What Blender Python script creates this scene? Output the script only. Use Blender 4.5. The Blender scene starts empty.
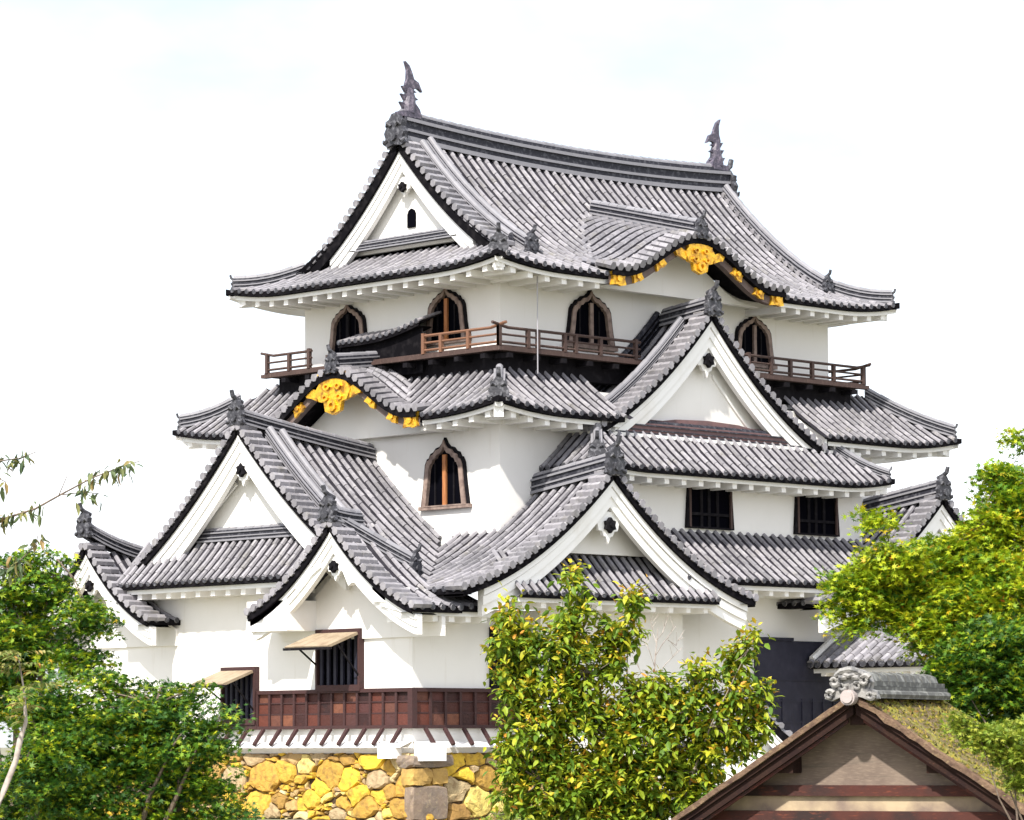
import bpy, math, random
import numpy as np
from mathutils import Vector, Matrix
R = math.radians
random.seed(7); rng = np.random.default_rng(7)
SC = bpy.context.scene
COL = SC.collection

# ------------------------------------------------------------------ camera, sky, sun, exposure
F_PX = 3400.0; YAW = R(45.6); PITCH = R(5.6); ROLL = R(-.25)
CAM = np.array([-59.287, -60.962, 1.7])
FW = np.array([math.cos(YAW)*math.cos(PITCH), math.sin(YAW)*math.cos(PITCH), math.sin(PITCH)])
r0 = np.array([math.sin(YAW), -math.cos(YAW), 0.0]); u0 = np.cross(r0, FW)
RT = r0*math.cos(ROLL)+u0*math.sin(ROLL); UP = -r0*math.sin(ROLL)+u0*math.cos(ROLL)
cd = bpy.data.cameras.new('camera'); co = bpy.data.objects.new('camera', cd); COL.objects.link(co)
cd.sensor_fit = 'HORIZONTAL'; cd.sensor_width = 36; cd.lens = F_PX*36/1024
cd.clip_start = .5; cd.clip_end = 5000
m = Matrix.Identity(4)
for i in range(3):
    m[i][0] = RT[i]; m[i][1] = UP[i]; m[i][2] = -FW[i]; m[i][3] = CAM[i]
co.matrix_world = m
SC.camera = co
SUN_AZ = R(180+22)      # direction towards the sun, from +X
SUN_EL = R(47)
w = bpy.data.worlds.new('World'); SC.world = w; w.use_nodes = True
nt = w.node_tree; nt.nodes.clear()
N = nt.nodes.new; LK = nt.links.new
sky = N('ShaderNodeTexSky'); sky.sky_type = 'NISHITA'; sky.sun_disc = False
sky.sun_elevation = SUN_EL; sky.sun_rotation = math.pi/2-SUN_AZ
sky.air_density = 1.0; sky.dust_density = 2.5
tc = N('ShaderNodeTexCoord'); mp = N('ShaderNodeMapping'); mp.inputs['Scale'].default_value = (1, 1, 2.2)
ns = N('ShaderNodeTexNoise'); ns.inputs['Scale'].default_value = 2.3; ns.inputs['Detail'].default_value = 7
cr = N('ShaderNodeValToRGB'); cr.color_ramp.elements[0].position = .36; cr.color_ramp.elements[1].position = .58
cr.color_ramp.elements[0].color = (.22, .22, .22, 1)
mx = N('ShaderNodeMixRGB'); mx.inputs['Color2'].default_value = (7.6, 7.8, 8.2, 1)   # thin bright cloud
bg = N('ShaderNodeBackground'); bg.inputs['Strength'].default_value = .105
wo = N('ShaderNodeOutputWorld')
LK(tc.outputs['Generated'], mp.inputs['Vector']); LK(mp.outputs['Vector'], ns.inputs['Vector'])
LK(ns.outputs['Fac'], cr.inputs['Fac']); LK(cr.outputs['Color'], mx.inputs['Fac'])
LK(sky.outputs['Color'], mx.inputs['Color1']); LK(mx.outputs['Color'], bg.inputs['Color']); LK(bg.outputs['Background'], wo.inputs['Surface'])
sd = bpy.data.lights.new('sun', 'SUN'); so = bpy.data.objects.new('sun', sd); COL.objects.link(so)
sd.energy = 3.4; sd.angle = R(1.6); sd.color = (1, .95, .86)
sv = Vector((math.cos(SUN_AZ)*math.cos(SUN_EL), math.sin(SUN_AZ)*math.cos(SUN_EL), math.sin(SUN_EL)))
so.rotation_euler = (-sv).to_track_quat('-Z', 'Y').to_euler()
SC.view_settings.view_transform = 'Standard'; SC.view_settings.look = 'None'
SC.view_settings.gamma = 1; SC.view_settings.use_curve_mapping = False
SC.view_settings.exposure = 1.18

# ------------------------------------------------------------------ helpers
def px2w(px, py, dist):
    v = FW + RT*(px-512)/F_PX - UP*(py-410)/F_PX
    return CAM + v*dist
class MB:
    def __init__(s): s.v = []; s.f = []; s.m = []
    def add(s, vs, fs, mat=0):
        b = len(s.v); s.v.extend([tuple(map(float, p)) for p in vs])
        for i, f in enumerate(fs):
            s.f.append(tuple(b+k for k in f)); s.m.append(mat if not isinstance(mat, (list, tuple)) else mat[i])
    def quad(s, a, b, c, d, mat=0): s.add([a, b, c, d], [(0, 1, 2, 3)], mat)
    def box(s, o, ax, ay, az, mat=0):
        o = np.array(o, float); ax = np.array(ax, float); ay = np.array(ay, float); az = np.array(az, float)
        p = [o, o+ax, o+ax+ay, o+ay, o+az, o+ax+az, o+ax+ay+az, o+ay+az]
        s.add(p, [(0, 3, 2, 1), (4, 5, 6, 7), (0, 1, 5, 4), (1, 2, 6, 5), (2, 3, 7, 6), (3, 0, 4, 7)], mat)
    def beam(s, a, b, w, h, mat=0, up=(0, 0, 1)):
        a = np.array(a, float); b = np.array(b, float); t = b-a; t /= np.linalg.norm(t)
        sd_ = np.cross(t, up); sd_ /= np.linalg.norm(sd_); u_ = np.cross(sd_, t)
        s.box(a-sd_*w/2-u_*h/2, b-a, sd_*w, u_*h, mat)
    def tube(s, pts, rad, n=8, mat=0, cap=True, half=False, up=(0, 0, 1)):
        pts = [np.array(p, float) for p in pts]; k = len(pts)
        if np.isscalar(rad): rad = [rad]*k
        b = len(s.v); m_ = n+1 if half else n
        for i, p in enumerate(pts):
            t = pts[min(i+1, k-1)]-pts[max(i-1, 0)]; t = t/(np.linalg.norm(t)+1e-9)
            u_ = np.array(up, float)
            if abs(t@u_) > .97: u_ = np.array((1., .1, 0))
            sd_ = np.cross(t, u_); sd_ /= np.linalg.norm(sd_); uu = np.cross(sd_, t)
            for j in range(m_):
                a = math.pi*j/n if half else 2*math.pi*j/n
                s.v.append(tuple(p+rad[i]*(math.cos(a)*sd_+math.sin(a)*uu)))
        for i in range(k-1):
            for j in range(n):
                j2 = j+1 if half else (j+1) % n
                s.f.append((b+i*m_+j, b+i*m_+j2, b+(i+1)*m_+j2, b+(i+1)*m_+j)); s.m.append(mat)
        if cap:
            s.f.append(tuple(b+j for j in range(m_-1, -1, -1))); s.m.append(mat)
            s.f.append(tuple(b+(k-1)*m_+j for j in range(m_))); s.m.append(mat)
    def prism(s, poly, M, w0, w1, mat=0, mside=None):
        n = len(poly); b = len(s.v)
        for (u, v) in poly: s.v.append(tuple(M(u, v, w1)))
        for (u, v) in poly: s.v.append(tuple(M(u, v, w0)))
        s.f.append(tuple(b+i for i in range(n))); s.m.append(mat)
        s.f.append(tuple(b+n+i for i in range(n-1, -1, -1))); s.m.append(mat)
        for i in range(n):
            j = (i+1) % n
            s.f.append((b+i, b+n+i, b+n+j, b+j)); s.m.append(mat if mside is None else mside)
    def ring(s, outer, inner, M, w0, w1, mat=0):
        n = len(outer)
        for i in range(n):
            j = (i+1) % n
            o1, o2, i1, i2 = outer[i], outer[j], inner[i], inner[j]
            P = lambda q, w_: M(q[0], q[1], w_)
            s.add([P(o1, w1), P(o2, w1), P(i2, w1), P(i1, w1)], [(0, 1, 2, 3)], mat)
            s.add([P(o1, w0), P(o2, w0), P(o2, w1), P(o1, w1)], [(0, 1, 2, 3)], mat)
            s.add([P(i1, w0), P(i2, w0), P(i2, w1), P(i1, w1)], [(0, 1, 2, 3)], mat)
def fmap(P, l, n):
    P = np.array(P, float); l = np.array([l[0], l[1], 0.]); n = np.array([n[0], n[1], 0.])
    return lambda u, v, w_: P+u*l+w_*n+np.array([0, 0, v])
def put(o, parent, label=None, kind=None):
    COL.objects.link(o)
    if parent is not None:
        o.parent = parent
        mw = Matrix.Translation(parent.location) if parent.parent is None else Matrix.Identity(4)
        if parent.parent is None: o.matrix_parent_inverse = Matrix.Translation(-Vector(parent.location))
    if label: o['label'] = label
    if kind: o['kind'] = kind
    return o
def build(name, mb, mats, parent=None, label=None, cat=None, group=None, kind=None, smooth=False, normals=True):
    me = bpy.data.meshes.new(name); me.from_pydata(mb.v, [], mb.f); me.update()
    if not isinstance(mats, (list, tuple)): mats = [mats]
    for q in mats: me.materials.append(q)
    if len(mats) > 1: me.polygons.foreach_set('material_index', np.array(mb.m, dtype=np.int32))
    if smooth: me.polygons.foreach_set('use_smooth', np.ones(len(me.polygons), dtype=bool))
    o = bpy.data.objects.new(name, me)
    put(o, parent, label, kind)
    if cat: o['category'] = cat
    if group: o['group'] = group
    return o
def thing(name, label, cat, loc, group=None):
    o = bpy.data.objects.new(name, None); COL.objects.link(o); o.location = loc; o.empty_display_size = .3
    o['label'] = label; o['category'] = cat
    if group: o['group'] = group
    return o

# ------------------------------------------------------------------ materials
def mat(name, col, rough=.7, noise=None, bump=None, island=0., spec=.4, streak=None):
    """noise=(scale, colour2, lo, hi); bump=(scale, strength); island = per-piece brightness spread"""
    m_ = bpy.data.materials.new(name); m_.use_nodes = True; t = m_.node_tree; b = t.nodes['Principled BSDF']
    b.inputs['Roughness'].default_value = rough; b.inputs['Specular IOR Level'].default_value = spec
    tcx = t.nodes.new('ShaderNodeTexCoord')
    c = None
    rgb = t.nodes.new('ShaderNodeRGB'); rgb.outputs[0].default_value = (*col, 1); c = rgb.outputs[0]
    def mix(fac, c1, col2):
        q = t.nodes.new('ShaderNodeMixRGB'); t.links.new(fac, q.inputs['Fac']); t.links.new(c1, q.inputs['Color1'])
        q.inputs['Color2'].default_value = (*col2, 1); return q.outputs['Color']
    if noise:
        for (sc, c2, lo, hi, *st) in (noise if isinstance(noise[0], tuple) else [noise]):
            n_ = t.nodes.new('ShaderNodeTexNoise'); n_.inputs['Scale'].default_value = sc; n_.inputs['Detail'].default_value = 6
            if st:
                mp_ = t.nodes.new('ShaderNodeMapping'); mp_.inputs['Scale'].default_value = st[0]
                t.links.new(tcx.outputs['Object'], mp_.inputs['Vector']); t.links.new(mp_.outputs['Vector'], n_.inputs['Vector'])
            else: t.links.new(tcx.outputs['Object'], n_.inputs['Vector'])
            r_ = t.nodes.new('ShaderNodeMapRange'); r_.inputs['From Min'].default_value = lo; r_.inputs['From Max'].default_value = hi
            t.links.new(n_.outputs['Fac'], r_.inputs['Value']); c = mix(r_.outputs['Result'], c, c2)
    if island:
        g = t.nodes.new('ShaderNodeNewGeometry')
        h = t.nodes.new('ShaderNodeHueSaturation'); r_ = t.nodes.new('ShaderNodeMapRange')
        r_.inputs['To Min'].default_value = 1-island; r_.inputs['To Max'].default_value = 1+island
        t.links.new(g.outputs['Random Per Island'], r_.inputs['Value']); t.links.new(r_.outputs['Result'], h.inputs['Value'])
        t.links.new(c, h.inputs['Color']); c = h.outputs['Color']
    t.links.new(c, b.inputs['Base Color'])
    if bump:
        n_ = t.nodes.new('ShaderNodeTexNoise'); n_.inputs['Scale'].default_value = bump[0]; n_.inputs['Detail'].default_value = 5
        t.links.new(tcx.outputs['Object'], n_.inputs['Vector'])
        bp = t.nodes.new('ShaderNodeBump'); bp.inputs['Strength'].default_value = bump[1]; bp.inputs['Distance'].default_value = .03
        t.links.new(n_.outputs['Fac'], bp.inputs['Height']); t.links.new(bp.outputs['Normal'], b.inputs['Normal'])
    return m_
def ramp_island(name, stops, rough=.8, noise=None, bump=None, trans=0., spec=.3):
    """colour picked per separate piece from a ramp"""
    m_ = bpy.data.materials.new(name); m_.use_nodes = True; t = m_.node_tree; b = t.nodes['Principled BSDF']
    b.inputs['Roughness'].default_value = rough; b.inputs['Specular IOR Level'].default_value = spec
    g = t.nodes.new('ShaderNodeNewGeometry'); cr_ = t.nodes.new('ShaderNodeValToRGB')
    while len(cr_.color_ramp.elements) < len(stops): cr_.color_ramp.elements.new(.5)
    for e, (p, c) in zip(cr_.color_ramp.elements, stops): e.position = p; e.color = (*c, 1)
    t.links.new(g.outputs['Random Per Island'], cr_.inputs['Fac']); c = cr_.outputs['Color']
    tcx = t.nodes.new('ShaderNodeTexCoord')
    if noise:
        sc, c2, lo, hi, amt = noise
        n_ = t.nodes.new('ShaderNodeTexNoise'); n_.inputs['Scale'].default_value = sc; n_.inputs['Detail'].default_value = 6
        t.links.new(tcx.outputs['Object'], n_.inputs['Vector'])
        r_ = t.nodes.new('ShaderNodeMapRange'); r_.inputs['From Min'].default_value = lo; r_.inputs['From Max'].default_value = hi; r_.inputs['To Max'].default_value = amt
        q = t.nodes.new('ShaderNodeMixRGB'); t.links.new(n_.outputs['Fac'], r_.inputs['Value']); t.links.new(r_.outputs['Result'], q.inputs['Fac'])
        t.links.new(c, q.inputs['Color1']); q.inputs['Color2'].default_value = (*c2, 1); c = q.outputs['Color']
    t.links.new(c, b.inputs['Base Color'])
    if bump:
        n_ = t.nodes.new('ShaderNodeTexNoise'); n_.inputs['Scale'].default_value = bump[0]; n_.inputs['Detail'].default_value = 6
        t.links.new(tcx.outputs['Object'], n_.inputs['Vector'])
        bp = t.nodes.new('ShaderNodeBump'); bp.inputs['Strength'].default_value = bump[1]; bp.inputs['Distance'].default_value = .06
        t.links.new(n_.outputs['Fac'], bp.inputs['Height']); t.links.new(bp.outputs['Normal'], b.inputs['Normal'])
    if trans:
        tr = t.nodes.new('ShaderNodeBsdfTranslucent'); ms = t.nodes.new('ShaderNodeMixShader'); ms.inputs['Fac'].default_value = trans
        t.links.new(c, tr.inputs['Color']); t.links.new(b.outputs['BSDF'], ms.inputs[1]); t.links.new(tr.outputs['BSDF'], ms.inputs[2])
        t.links.new(ms.outputs['Shader'], t.nodes['Material Output'].inputs['Surface'])
    return m_
PLASTER = mat('white_plaster', (.82, .80, .775), .85, noise=[(.55, (.75, .73, .70), .45, .8), (2.6, (.66, .62, .56), .62, .95, (1.6, 1.6, .22))], bump=(9, .08))
TRIM = mat('white_trim_plaster', (.85, .84, .83), .8, noise=(1.3, (.70, .66, .60), .5, .9), bump=(12, .06))
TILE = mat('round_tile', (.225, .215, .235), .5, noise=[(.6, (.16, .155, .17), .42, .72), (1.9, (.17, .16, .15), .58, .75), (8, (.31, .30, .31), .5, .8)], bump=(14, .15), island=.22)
PAN = mat('pan_tile', (.022, .020, .026), .8, noise=(3, (.04, .038, .045), .45, .8), island=.2, spec=.1)  # shade of the gaps between cap rows put into the pan colour
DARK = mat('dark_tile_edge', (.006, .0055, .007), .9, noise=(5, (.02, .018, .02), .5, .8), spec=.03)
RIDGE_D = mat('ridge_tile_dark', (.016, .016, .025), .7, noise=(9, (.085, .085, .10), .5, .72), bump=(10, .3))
RIDGE_L = mat('ridge_tile_light', (.21, .205, .225), .55, noise=(4, (.18, .18, .2), .4, .8), bump=(12, .15), island=.15)
ONI = mat('ridge_end_tile', (.035, .035, .043), .6, noise=(11, (.16, .16, .18), .5, .75), bump=(18, .4))
GOLD = mat('gold_leaf', (.85, .47, .03), .34, noise=(5, (.34, .15, .015), .46, .66), bump=(13, .9), spec=.6); GOLD.node_tree.nodes['Principled BSDF'].inputs['Metallic'].default_value = .55  # dark blotches in the colour stand for shading of the embossing
BROWN = mat('weathered_wood', (.06, .034, .029), .75, noise=[(2, (.045, .027, .022), .4, .75), (9, (.13, .085, .07), .55, .85, (3, 3, .5))], bump=(20, .2))
BLACKW = mat('black_wood', (.009, .008, .010), .85, noise=(6, (.022, .02, .023), .5, .8), bump=(20, .1), spec=.08)
ORANGEW = mat('orange_wood', (.42, .17, .06), .7, noise=(8, (.25, .09, .04), .4, .8, (3, 3, .5)))
GREYW = mat('grey_window_wood', (.27, .20, .17), .75, noise=(6, (.12, .08, .07), .4, .75), bump=(20, .15))
VOID = mat('dark_interior', (.003, .003, .005), 1., spec=0.)
REDBOARD = ramp_island('red_brown_board', [(0, (.022, .010, .011)), (.3, (.05, .017, .015)), (.65, (.125, .034, .021)), (.85, (.05, .022, .025)), (1, (.20, .075, .04))], .7, (8, (.06, .02, .015), .45, .8, .7), (18, .25))
REDFRAME = mat('red_brown_batten', (.045, .017, .017), .75, noise=(7, (.03, .014, .014), .45, .8), bump=(20, .2))
AWN = mat('shutter_board', (.33, .26, .18), .8, noise=[(3, (.20, .14, .09), .45, .8), (14, (.24, .19, .14), .55, .85)], bump=(16, .15))
NAVY = mat('navy_iron_plate', (.013, .013, .028), .7, noise=(4, (.024, .023, .042), .45, .75), bump=(7, .1))
STONE = ramp_island('yellow_stone', [(0, (.26, .15, .045)), (.2, (.48, .29, .045)), (.45, (.62, .42, .04)), (.62, (.44, .25, .05)), (.8, (.36, .27, .16)), (.9, (.60, .48, .24)), (1, (.66, .50, .05))], .85, (5.5, (.15, .085, .035), .48, .78, .85), (6, 1.0))
CORNER = mat('shaded_corner_stone', (.21, .155, .115), .85, noise=[(3, (.17, .14, .12), .4, .75), (14, (.34, .27, .17), .55, .8)], bump=(9, .6))  # grey tone has the right face shade put into it
MORTAR = mat('earth_joint', (.05, .03, .016), .95, noise=(6, (.20, .12, .05), .45, .75), bump=(8, .5))

CORNER_Y = mat('ochre_corner_stone', (.46, .29, .08), .85, noise=[(3, (.28, .17, .06), .4, .75)], bump=(9, .6))
# ------------------------------------------------------------------ roof machinery
E2 = lambda a: np.array([math.cos(a), math.sin(a)])
XP = np.array([1., 0.]); YP = np.array([0., 1.])
def P3(O, ed, dd, e, d, z):
    q = O+ed*e+dd*d
    return np.array([q[0], q[1], z])
def const(c): return lambda e: c
def patch(mb, O, ed, dd, e0, e1, zf, dlo, dhi, sp=.33, rr=.064, caps=None, tl=.3, e_caps=True):
    """tiled slope: pan tiles darkened as gap shade, with rows of round cap tiles, eave end discs where dlo==0. mats 0 cap,1 pan,2 dark"""
    n = max(1, round((e1-e0)/sp)); sp = (e1-e0)/n
    up = np.array([0, 0, 1.])
    es = [e0+i*sp for i in range(n+1)]
    for i in range(n):
        ea, eb = es[i], es[i+1]; em = (ea+eb)/2
        la, ha, lb, hb = dlo(ea), dhi(ea), dlo(eb), dhi(eb)
        lm, hm = dlo(em), dhi(em)
        if ha-la < .02 and hb-lb < .02 and hm-lm < .05: continue
        ha = max(ha, la); hb = max(hb, lb)
        K = max(2, int(math.ceil(max(ha-la, hb-lb, .3)/.45)))
        vs = []
        for k in range(K+1):
            t = k/K
            da = la+(ha-la)*t; db = lb+(hb-lb)*t; dm = (da+db)/2
            vs += [P3(O, ed, dd, ea, da, zf(ea, da)+.02), P3(O, ed, dd, em, dm, zf(em, dm)-.035), P3(O, ed, dd, eb, db, zf(eb, db)+.02)]
        fs = []
        for k in range(K):
            b = k*3
            fs += [(b, b+1, b+4, b+3), (b+1, b+2, b+5, b+4)]
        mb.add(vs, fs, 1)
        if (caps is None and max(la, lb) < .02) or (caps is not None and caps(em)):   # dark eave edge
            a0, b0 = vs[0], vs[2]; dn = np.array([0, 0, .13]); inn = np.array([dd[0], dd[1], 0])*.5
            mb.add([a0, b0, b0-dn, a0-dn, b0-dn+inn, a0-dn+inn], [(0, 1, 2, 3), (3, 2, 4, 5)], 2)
    for i in range(n+1):
        e = es[i]
        if i == 0: e += .06
        if i == n: e -= .06
        lo, hi = dlo(e), dhi(e)
        if hi-lo < .12: continue
        q = max(1, int(round((hi-lo)/tl)))
        ed3 = np.array([ed[0], ed[1], 0.])
        for k in range(q):
            d1 = lo+(hi-lo)*k/q; d2 = lo+(hi-lo)*(k+1)/q+.02
            p1 = P3(O, ed, dd, e, d1, zf(e, d1)); p2 = P3(O, ed, dd, e, min(d2, hi), zf(e, min(d2, hi)))
            t = p2-p1; nn = np.cross(ed3, t); nn = nn/(np.linalg.norm(nn)+1e-9)
            if nn[2] < 0: nn = -nn
            vs = []
            j = random.uniform(-.014, .014); p1 = p1+np.array([0, 0, random.uniform(-.006, .010)])
            for (p, r_) in ((p1, rr*1.06), (p2, rr*.90)):
                for a in (0, 45, 90, 135, 180):
                    vs.append(p+ed3*(r_*math.cos(R(a))+j)+nn*(r_*1.1*math.sin(R(a))+.01))
            mb.add(vs, [(a, a+1, a+6, a+5) for a in range(4)]+[(4, 3, 2, 1, 0)], 0)
        p0 = P3(O, ed, dd, e, lo, zf(e, lo))
        if (caps is None and lo < .02) or (caps is not None and caps(e)):
            out = -np.array([dd[0], dd[1], 0.])*.035
            ring = [p0+out+ed3*rr*1.15*math.cos(a)+np.array([0, 0, 1.])*(rr*1.15*math.sin(a)+.02) for a in np.linspace(0, 2*math.pi, 9)[:-1]]
            rin = [q_-out*1.6 for q_ in ring]
            mb.add(ring+rin, [tuple(range(8))]+[(a, (a+1) % 8, 8+(a+1) % 8, 8+a) for a in range(8)], [3]+[0]*8)
TM = [TILE, PAN, DARK, ONI]
rafter_mesh = None; rafter_count = [0]; rafter_extra = MB()
def add_rafter(parent, p, dir2, length):
    """white plastered rafter end, one object each"""
    global rafter_mesh
    if rafter_mesh is None:
        q = MB(); q.box((0, -.085, -.085), (1, 0, 0), (0, .17, 0), (0, 0, .17)); rafter_mesh = q
    if rafter_count[0] >= 100:
        d3 = np.array([dir2[0], dir2[1], 0]); s3 = np.array([-dir2[1], dir2[0], 0])
        rafter_extra.box(p-s3*.075-np.array([0, 0, .075]), d3*length, s3*.15, (0, 0, .15)); return
    rafter_count[0] += 1
    me = bpy.data.meshes.get('rafter')
    if me is None:
        me = bpy.data.meshes.new('rafter'); me.from_pydata(rafter_mesh.v, [], rafter_mesh.f); me.materials.append(TRIM)
    o = bpy.data.objects.new('rafter', me); COL.objects.link(o)
    o.parent = parent
    o.matrix_parent_inverse = Matrix.Translation(-(Vector(parent.matrix_parent_inverse.translation)+Vector(parent.parent.location))) if False else Matrix.Identity(4)
    o.location = Vector(p); o.rotation_euler = (0, 0, math.atan2(dir2[1], dir2[0])); o.scale = (length, 1, 1)
def soffit(mb, O, ed, dd, e0, e1, zf, ov, miter=True, skip=None, n=None, drop=.17):
    """white plaster under the eave, thick fascia first"""
    n = n or max(2, int((e1-e0)/.4)); es = np.linspace(e0, e1, n+1)
    lim = lambda e: min(ov, max(.16, min(e-e0, e1-e))) if miter else ov
    for a, b in zip(es[:-1], es[1:]):
        if skip and skip((a+b)/2): continue
        za, zb = zf(a, 0)-drop, zf(b, 0)-drop
        v = [P3(O, ed, dd, a, .13, za+.05), P3(O, ed, dd, b, .13, zb+.05), P3(O, ed, dd, b, .13, zb-.06), P3(O, ed, dd, a, .13, za-.06),
             P3(O, ed, dd, b, lim(b)+.05, zb-.06+.22*lim(b)), P3(O, ed, dd, a, lim(a)+.05, za-.06+.22*lim(a))]
        mb.add(v, [(0, 1, 2, 3), (3, 2, 4, 5)], 0)
def rafters(parent, O, ed, dd, e0, e1, zf, ov, sp=.52, drop=.17, skip=None):
    n = max(1, round((e1-e0)/sp*.86))
    for i in range(n+1):
        e = e0+(e1-e0)*i/n
        if skip and skip(e): continue
        p = P3(O, ed, dd, e, .2, zf(e, 0)-drop-.105)
        add_rafter(parent, p, dd, ov-.15)
def ridge(mb, pts, w_=.42, h=.5, top=.1, light=True):
    """stacked ridge courses swept along a line with a round top row. mats 0 light,1 dark"""
    pts = [np.array(p, float) for p in pts]; k = len(pts)
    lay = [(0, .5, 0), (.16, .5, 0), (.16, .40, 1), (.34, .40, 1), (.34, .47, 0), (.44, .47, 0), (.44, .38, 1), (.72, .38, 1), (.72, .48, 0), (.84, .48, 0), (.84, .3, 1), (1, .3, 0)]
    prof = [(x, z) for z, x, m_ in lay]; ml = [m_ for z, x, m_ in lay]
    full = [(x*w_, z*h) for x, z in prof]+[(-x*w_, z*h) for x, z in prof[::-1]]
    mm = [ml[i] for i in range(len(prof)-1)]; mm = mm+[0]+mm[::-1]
    b = len(mb.v); n = len(full)
    for i, p in enumerate(pts):
        t = pts[min(i+1, k-1)]-pts[max(i-1, 0)]; t2 = np.array([t[0], t[1], 0]); t2 /= np.linalg.norm(t2)
        s_ = np.array([t2[1], -t2[0], 0])
        for (x, z) in full: mb.v.append(tuple(p+s_*x+np.array([0, 0, z])))
    for i in range(k-1):
        for j in range(n-1):
            mb.f.append((b+i*n+j, b+i*n+j+1, b+(i+1)*n+j+1, b+(i+1)*n+j)); mb.m.append(mm[j])
    mb.f.append(tuple(b+j for j in range(n))); mb.m.append(1)
    mb.f.append(tuple(b+(k-1)*n+j for j in range(n-1, -1, -1))); mb.m.append(1)
    L = np.array([0, 0, h])
    # top round tiles, one by one
    for i in range(k-1):
        seg = pts[i+1]-pts[i]; q = max(1, int(np.linalg.norm(seg)/.32))
        for j in range(q):
            a = pts[i]+seg*j/q+L; c = pts[i]+seg*(j+1)/q+L
            mb.tube([a, c], [top*1.1, top*.95], 6, 0, True, True)
RM = [RIDGE_L, RIDGE_D]
def oni(name, pos, out, size, parent, finial=True, wide=1.):
    """ridge end tile: shouldered shield with boss, brow and a curled finial"""
    mb = MB(); out = np.array(out, float)/np.linalg.norm(out); l = np.array([-out[1], out[0]]); s = size
    M = fmap(pos, l, out)
    half = [(0, -.05), (.34, -.12), (.5, -.02), (.40, .16), (.47, .34), (.36, .52), (.40, .72), (.24, .78), (.12, .95), (0, .98)]
    poly = [(x*s*wide, z*s) for x, z in half]+[(-x*s*wide, z*s) for x, z in half[-2:0:-1]]
    mb.prism(poly, M, -.10*s, .12*s, 0)
    c = [(.17*s*math.cos(a)*wide, .22*s+.17*s*math.sin(a)) for a in np.linspace(0, 2*math.pi, 13)[:-1]]
    mb.prism(c, M, .1*s, .22*s, 0)
    for sg in (-1, 1):
        mb.tube([M(sg*.1*s, .55*s, .14*s), M(sg*.26*s, .66*s, .16*s), M(sg*.36*s, .55*s, .13*s)], [.05*s, .07*s, .03*s], 6)
        mb.tube([M(sg*.3*s, .1*s, .12*s), M(sg*.44*s, .02*s, .14*s), M(sg*.52*s, .12*s, .1*s)], [.06*s, .07*s, .03*s], 6)
    if finial:
        mb.tube([M(0, .86*s, -.3*s), M(0, .98*s, 0), M(0, 1.12*s, .2*s), M(0, 1.36*s, .27*s)], [.12*s, .115*s, .10*s, .09*s], 8)
    return build(name, mb, ONI, parent)
def prof(zr, ze, hw, k):
    return lambda s: ze+(zr-ze)*((max(0, 1-abs(s)/hw))*(1-k)+k*max(0, 1-abs(s)/hw)**2)
def verge(mb, C2, l, a, pf, s0, s1, ln=.55, sp=.27, r_=.10, edge=.17):
    """row of short tiles laid across the verge, ends to the front, dark edge under; mats as TM"""
    S = np.linspace(s0, s1, 40); Z = np.array([pf(s) for s in S])
    arc = np.concatenate([[0], np.cumsum(np.hypot(np.diff(S), np.diff(Z)))]); n = max(2, int(arc[-1]/sp))
    a3 = np.array([a[0], a[1], 0.]); l3 = np.array([l[0], l[1], 0.])
    for i in range(n+1):
        s = np.interp(arc[-1]*i/n, arc, S); z = pf(s); s2 = s+.02*(1 if s1 > s0 else -1); dz = (pf(s2)-z)
        t = l3*(s2-s)+np.array([0, 0, dz]); t /= np.linalg.norm(t); nn = np.cross(t, a3); nn = nn if nn[2] > 0 else -nn
        p = np.array([C2[0], C2[1], 0])+l3*s+np.array([0, 0, z])+nn*.07
        mb.tube([p-a3*.03, p+a3*ln*.5], [r_*1.05, r_*.95], 6, 0, True, False, nn); mb.tube([p+a3*ln*.5, p+a3*ln], [r_*1.05, r_*.9], 6, 0, True, False, nn)
    for s, s_ in zip(S[:-1], S[1:]):
        q = []
        for x in (s, s_):
            b = np.array([C2[0], C2[1], 0])+l3*x+np.array([0, 0, pf(x)])
            q.append((b+np.array([0, 0, .04]), b-np.array([0, 0, edge])))
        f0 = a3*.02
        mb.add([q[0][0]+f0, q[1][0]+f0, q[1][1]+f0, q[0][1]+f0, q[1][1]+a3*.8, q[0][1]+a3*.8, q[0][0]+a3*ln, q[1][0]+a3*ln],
               [(0, 1, 2, 3), (3, 2, 4, 5), (0, 6, 7, 1)], 2)
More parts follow.
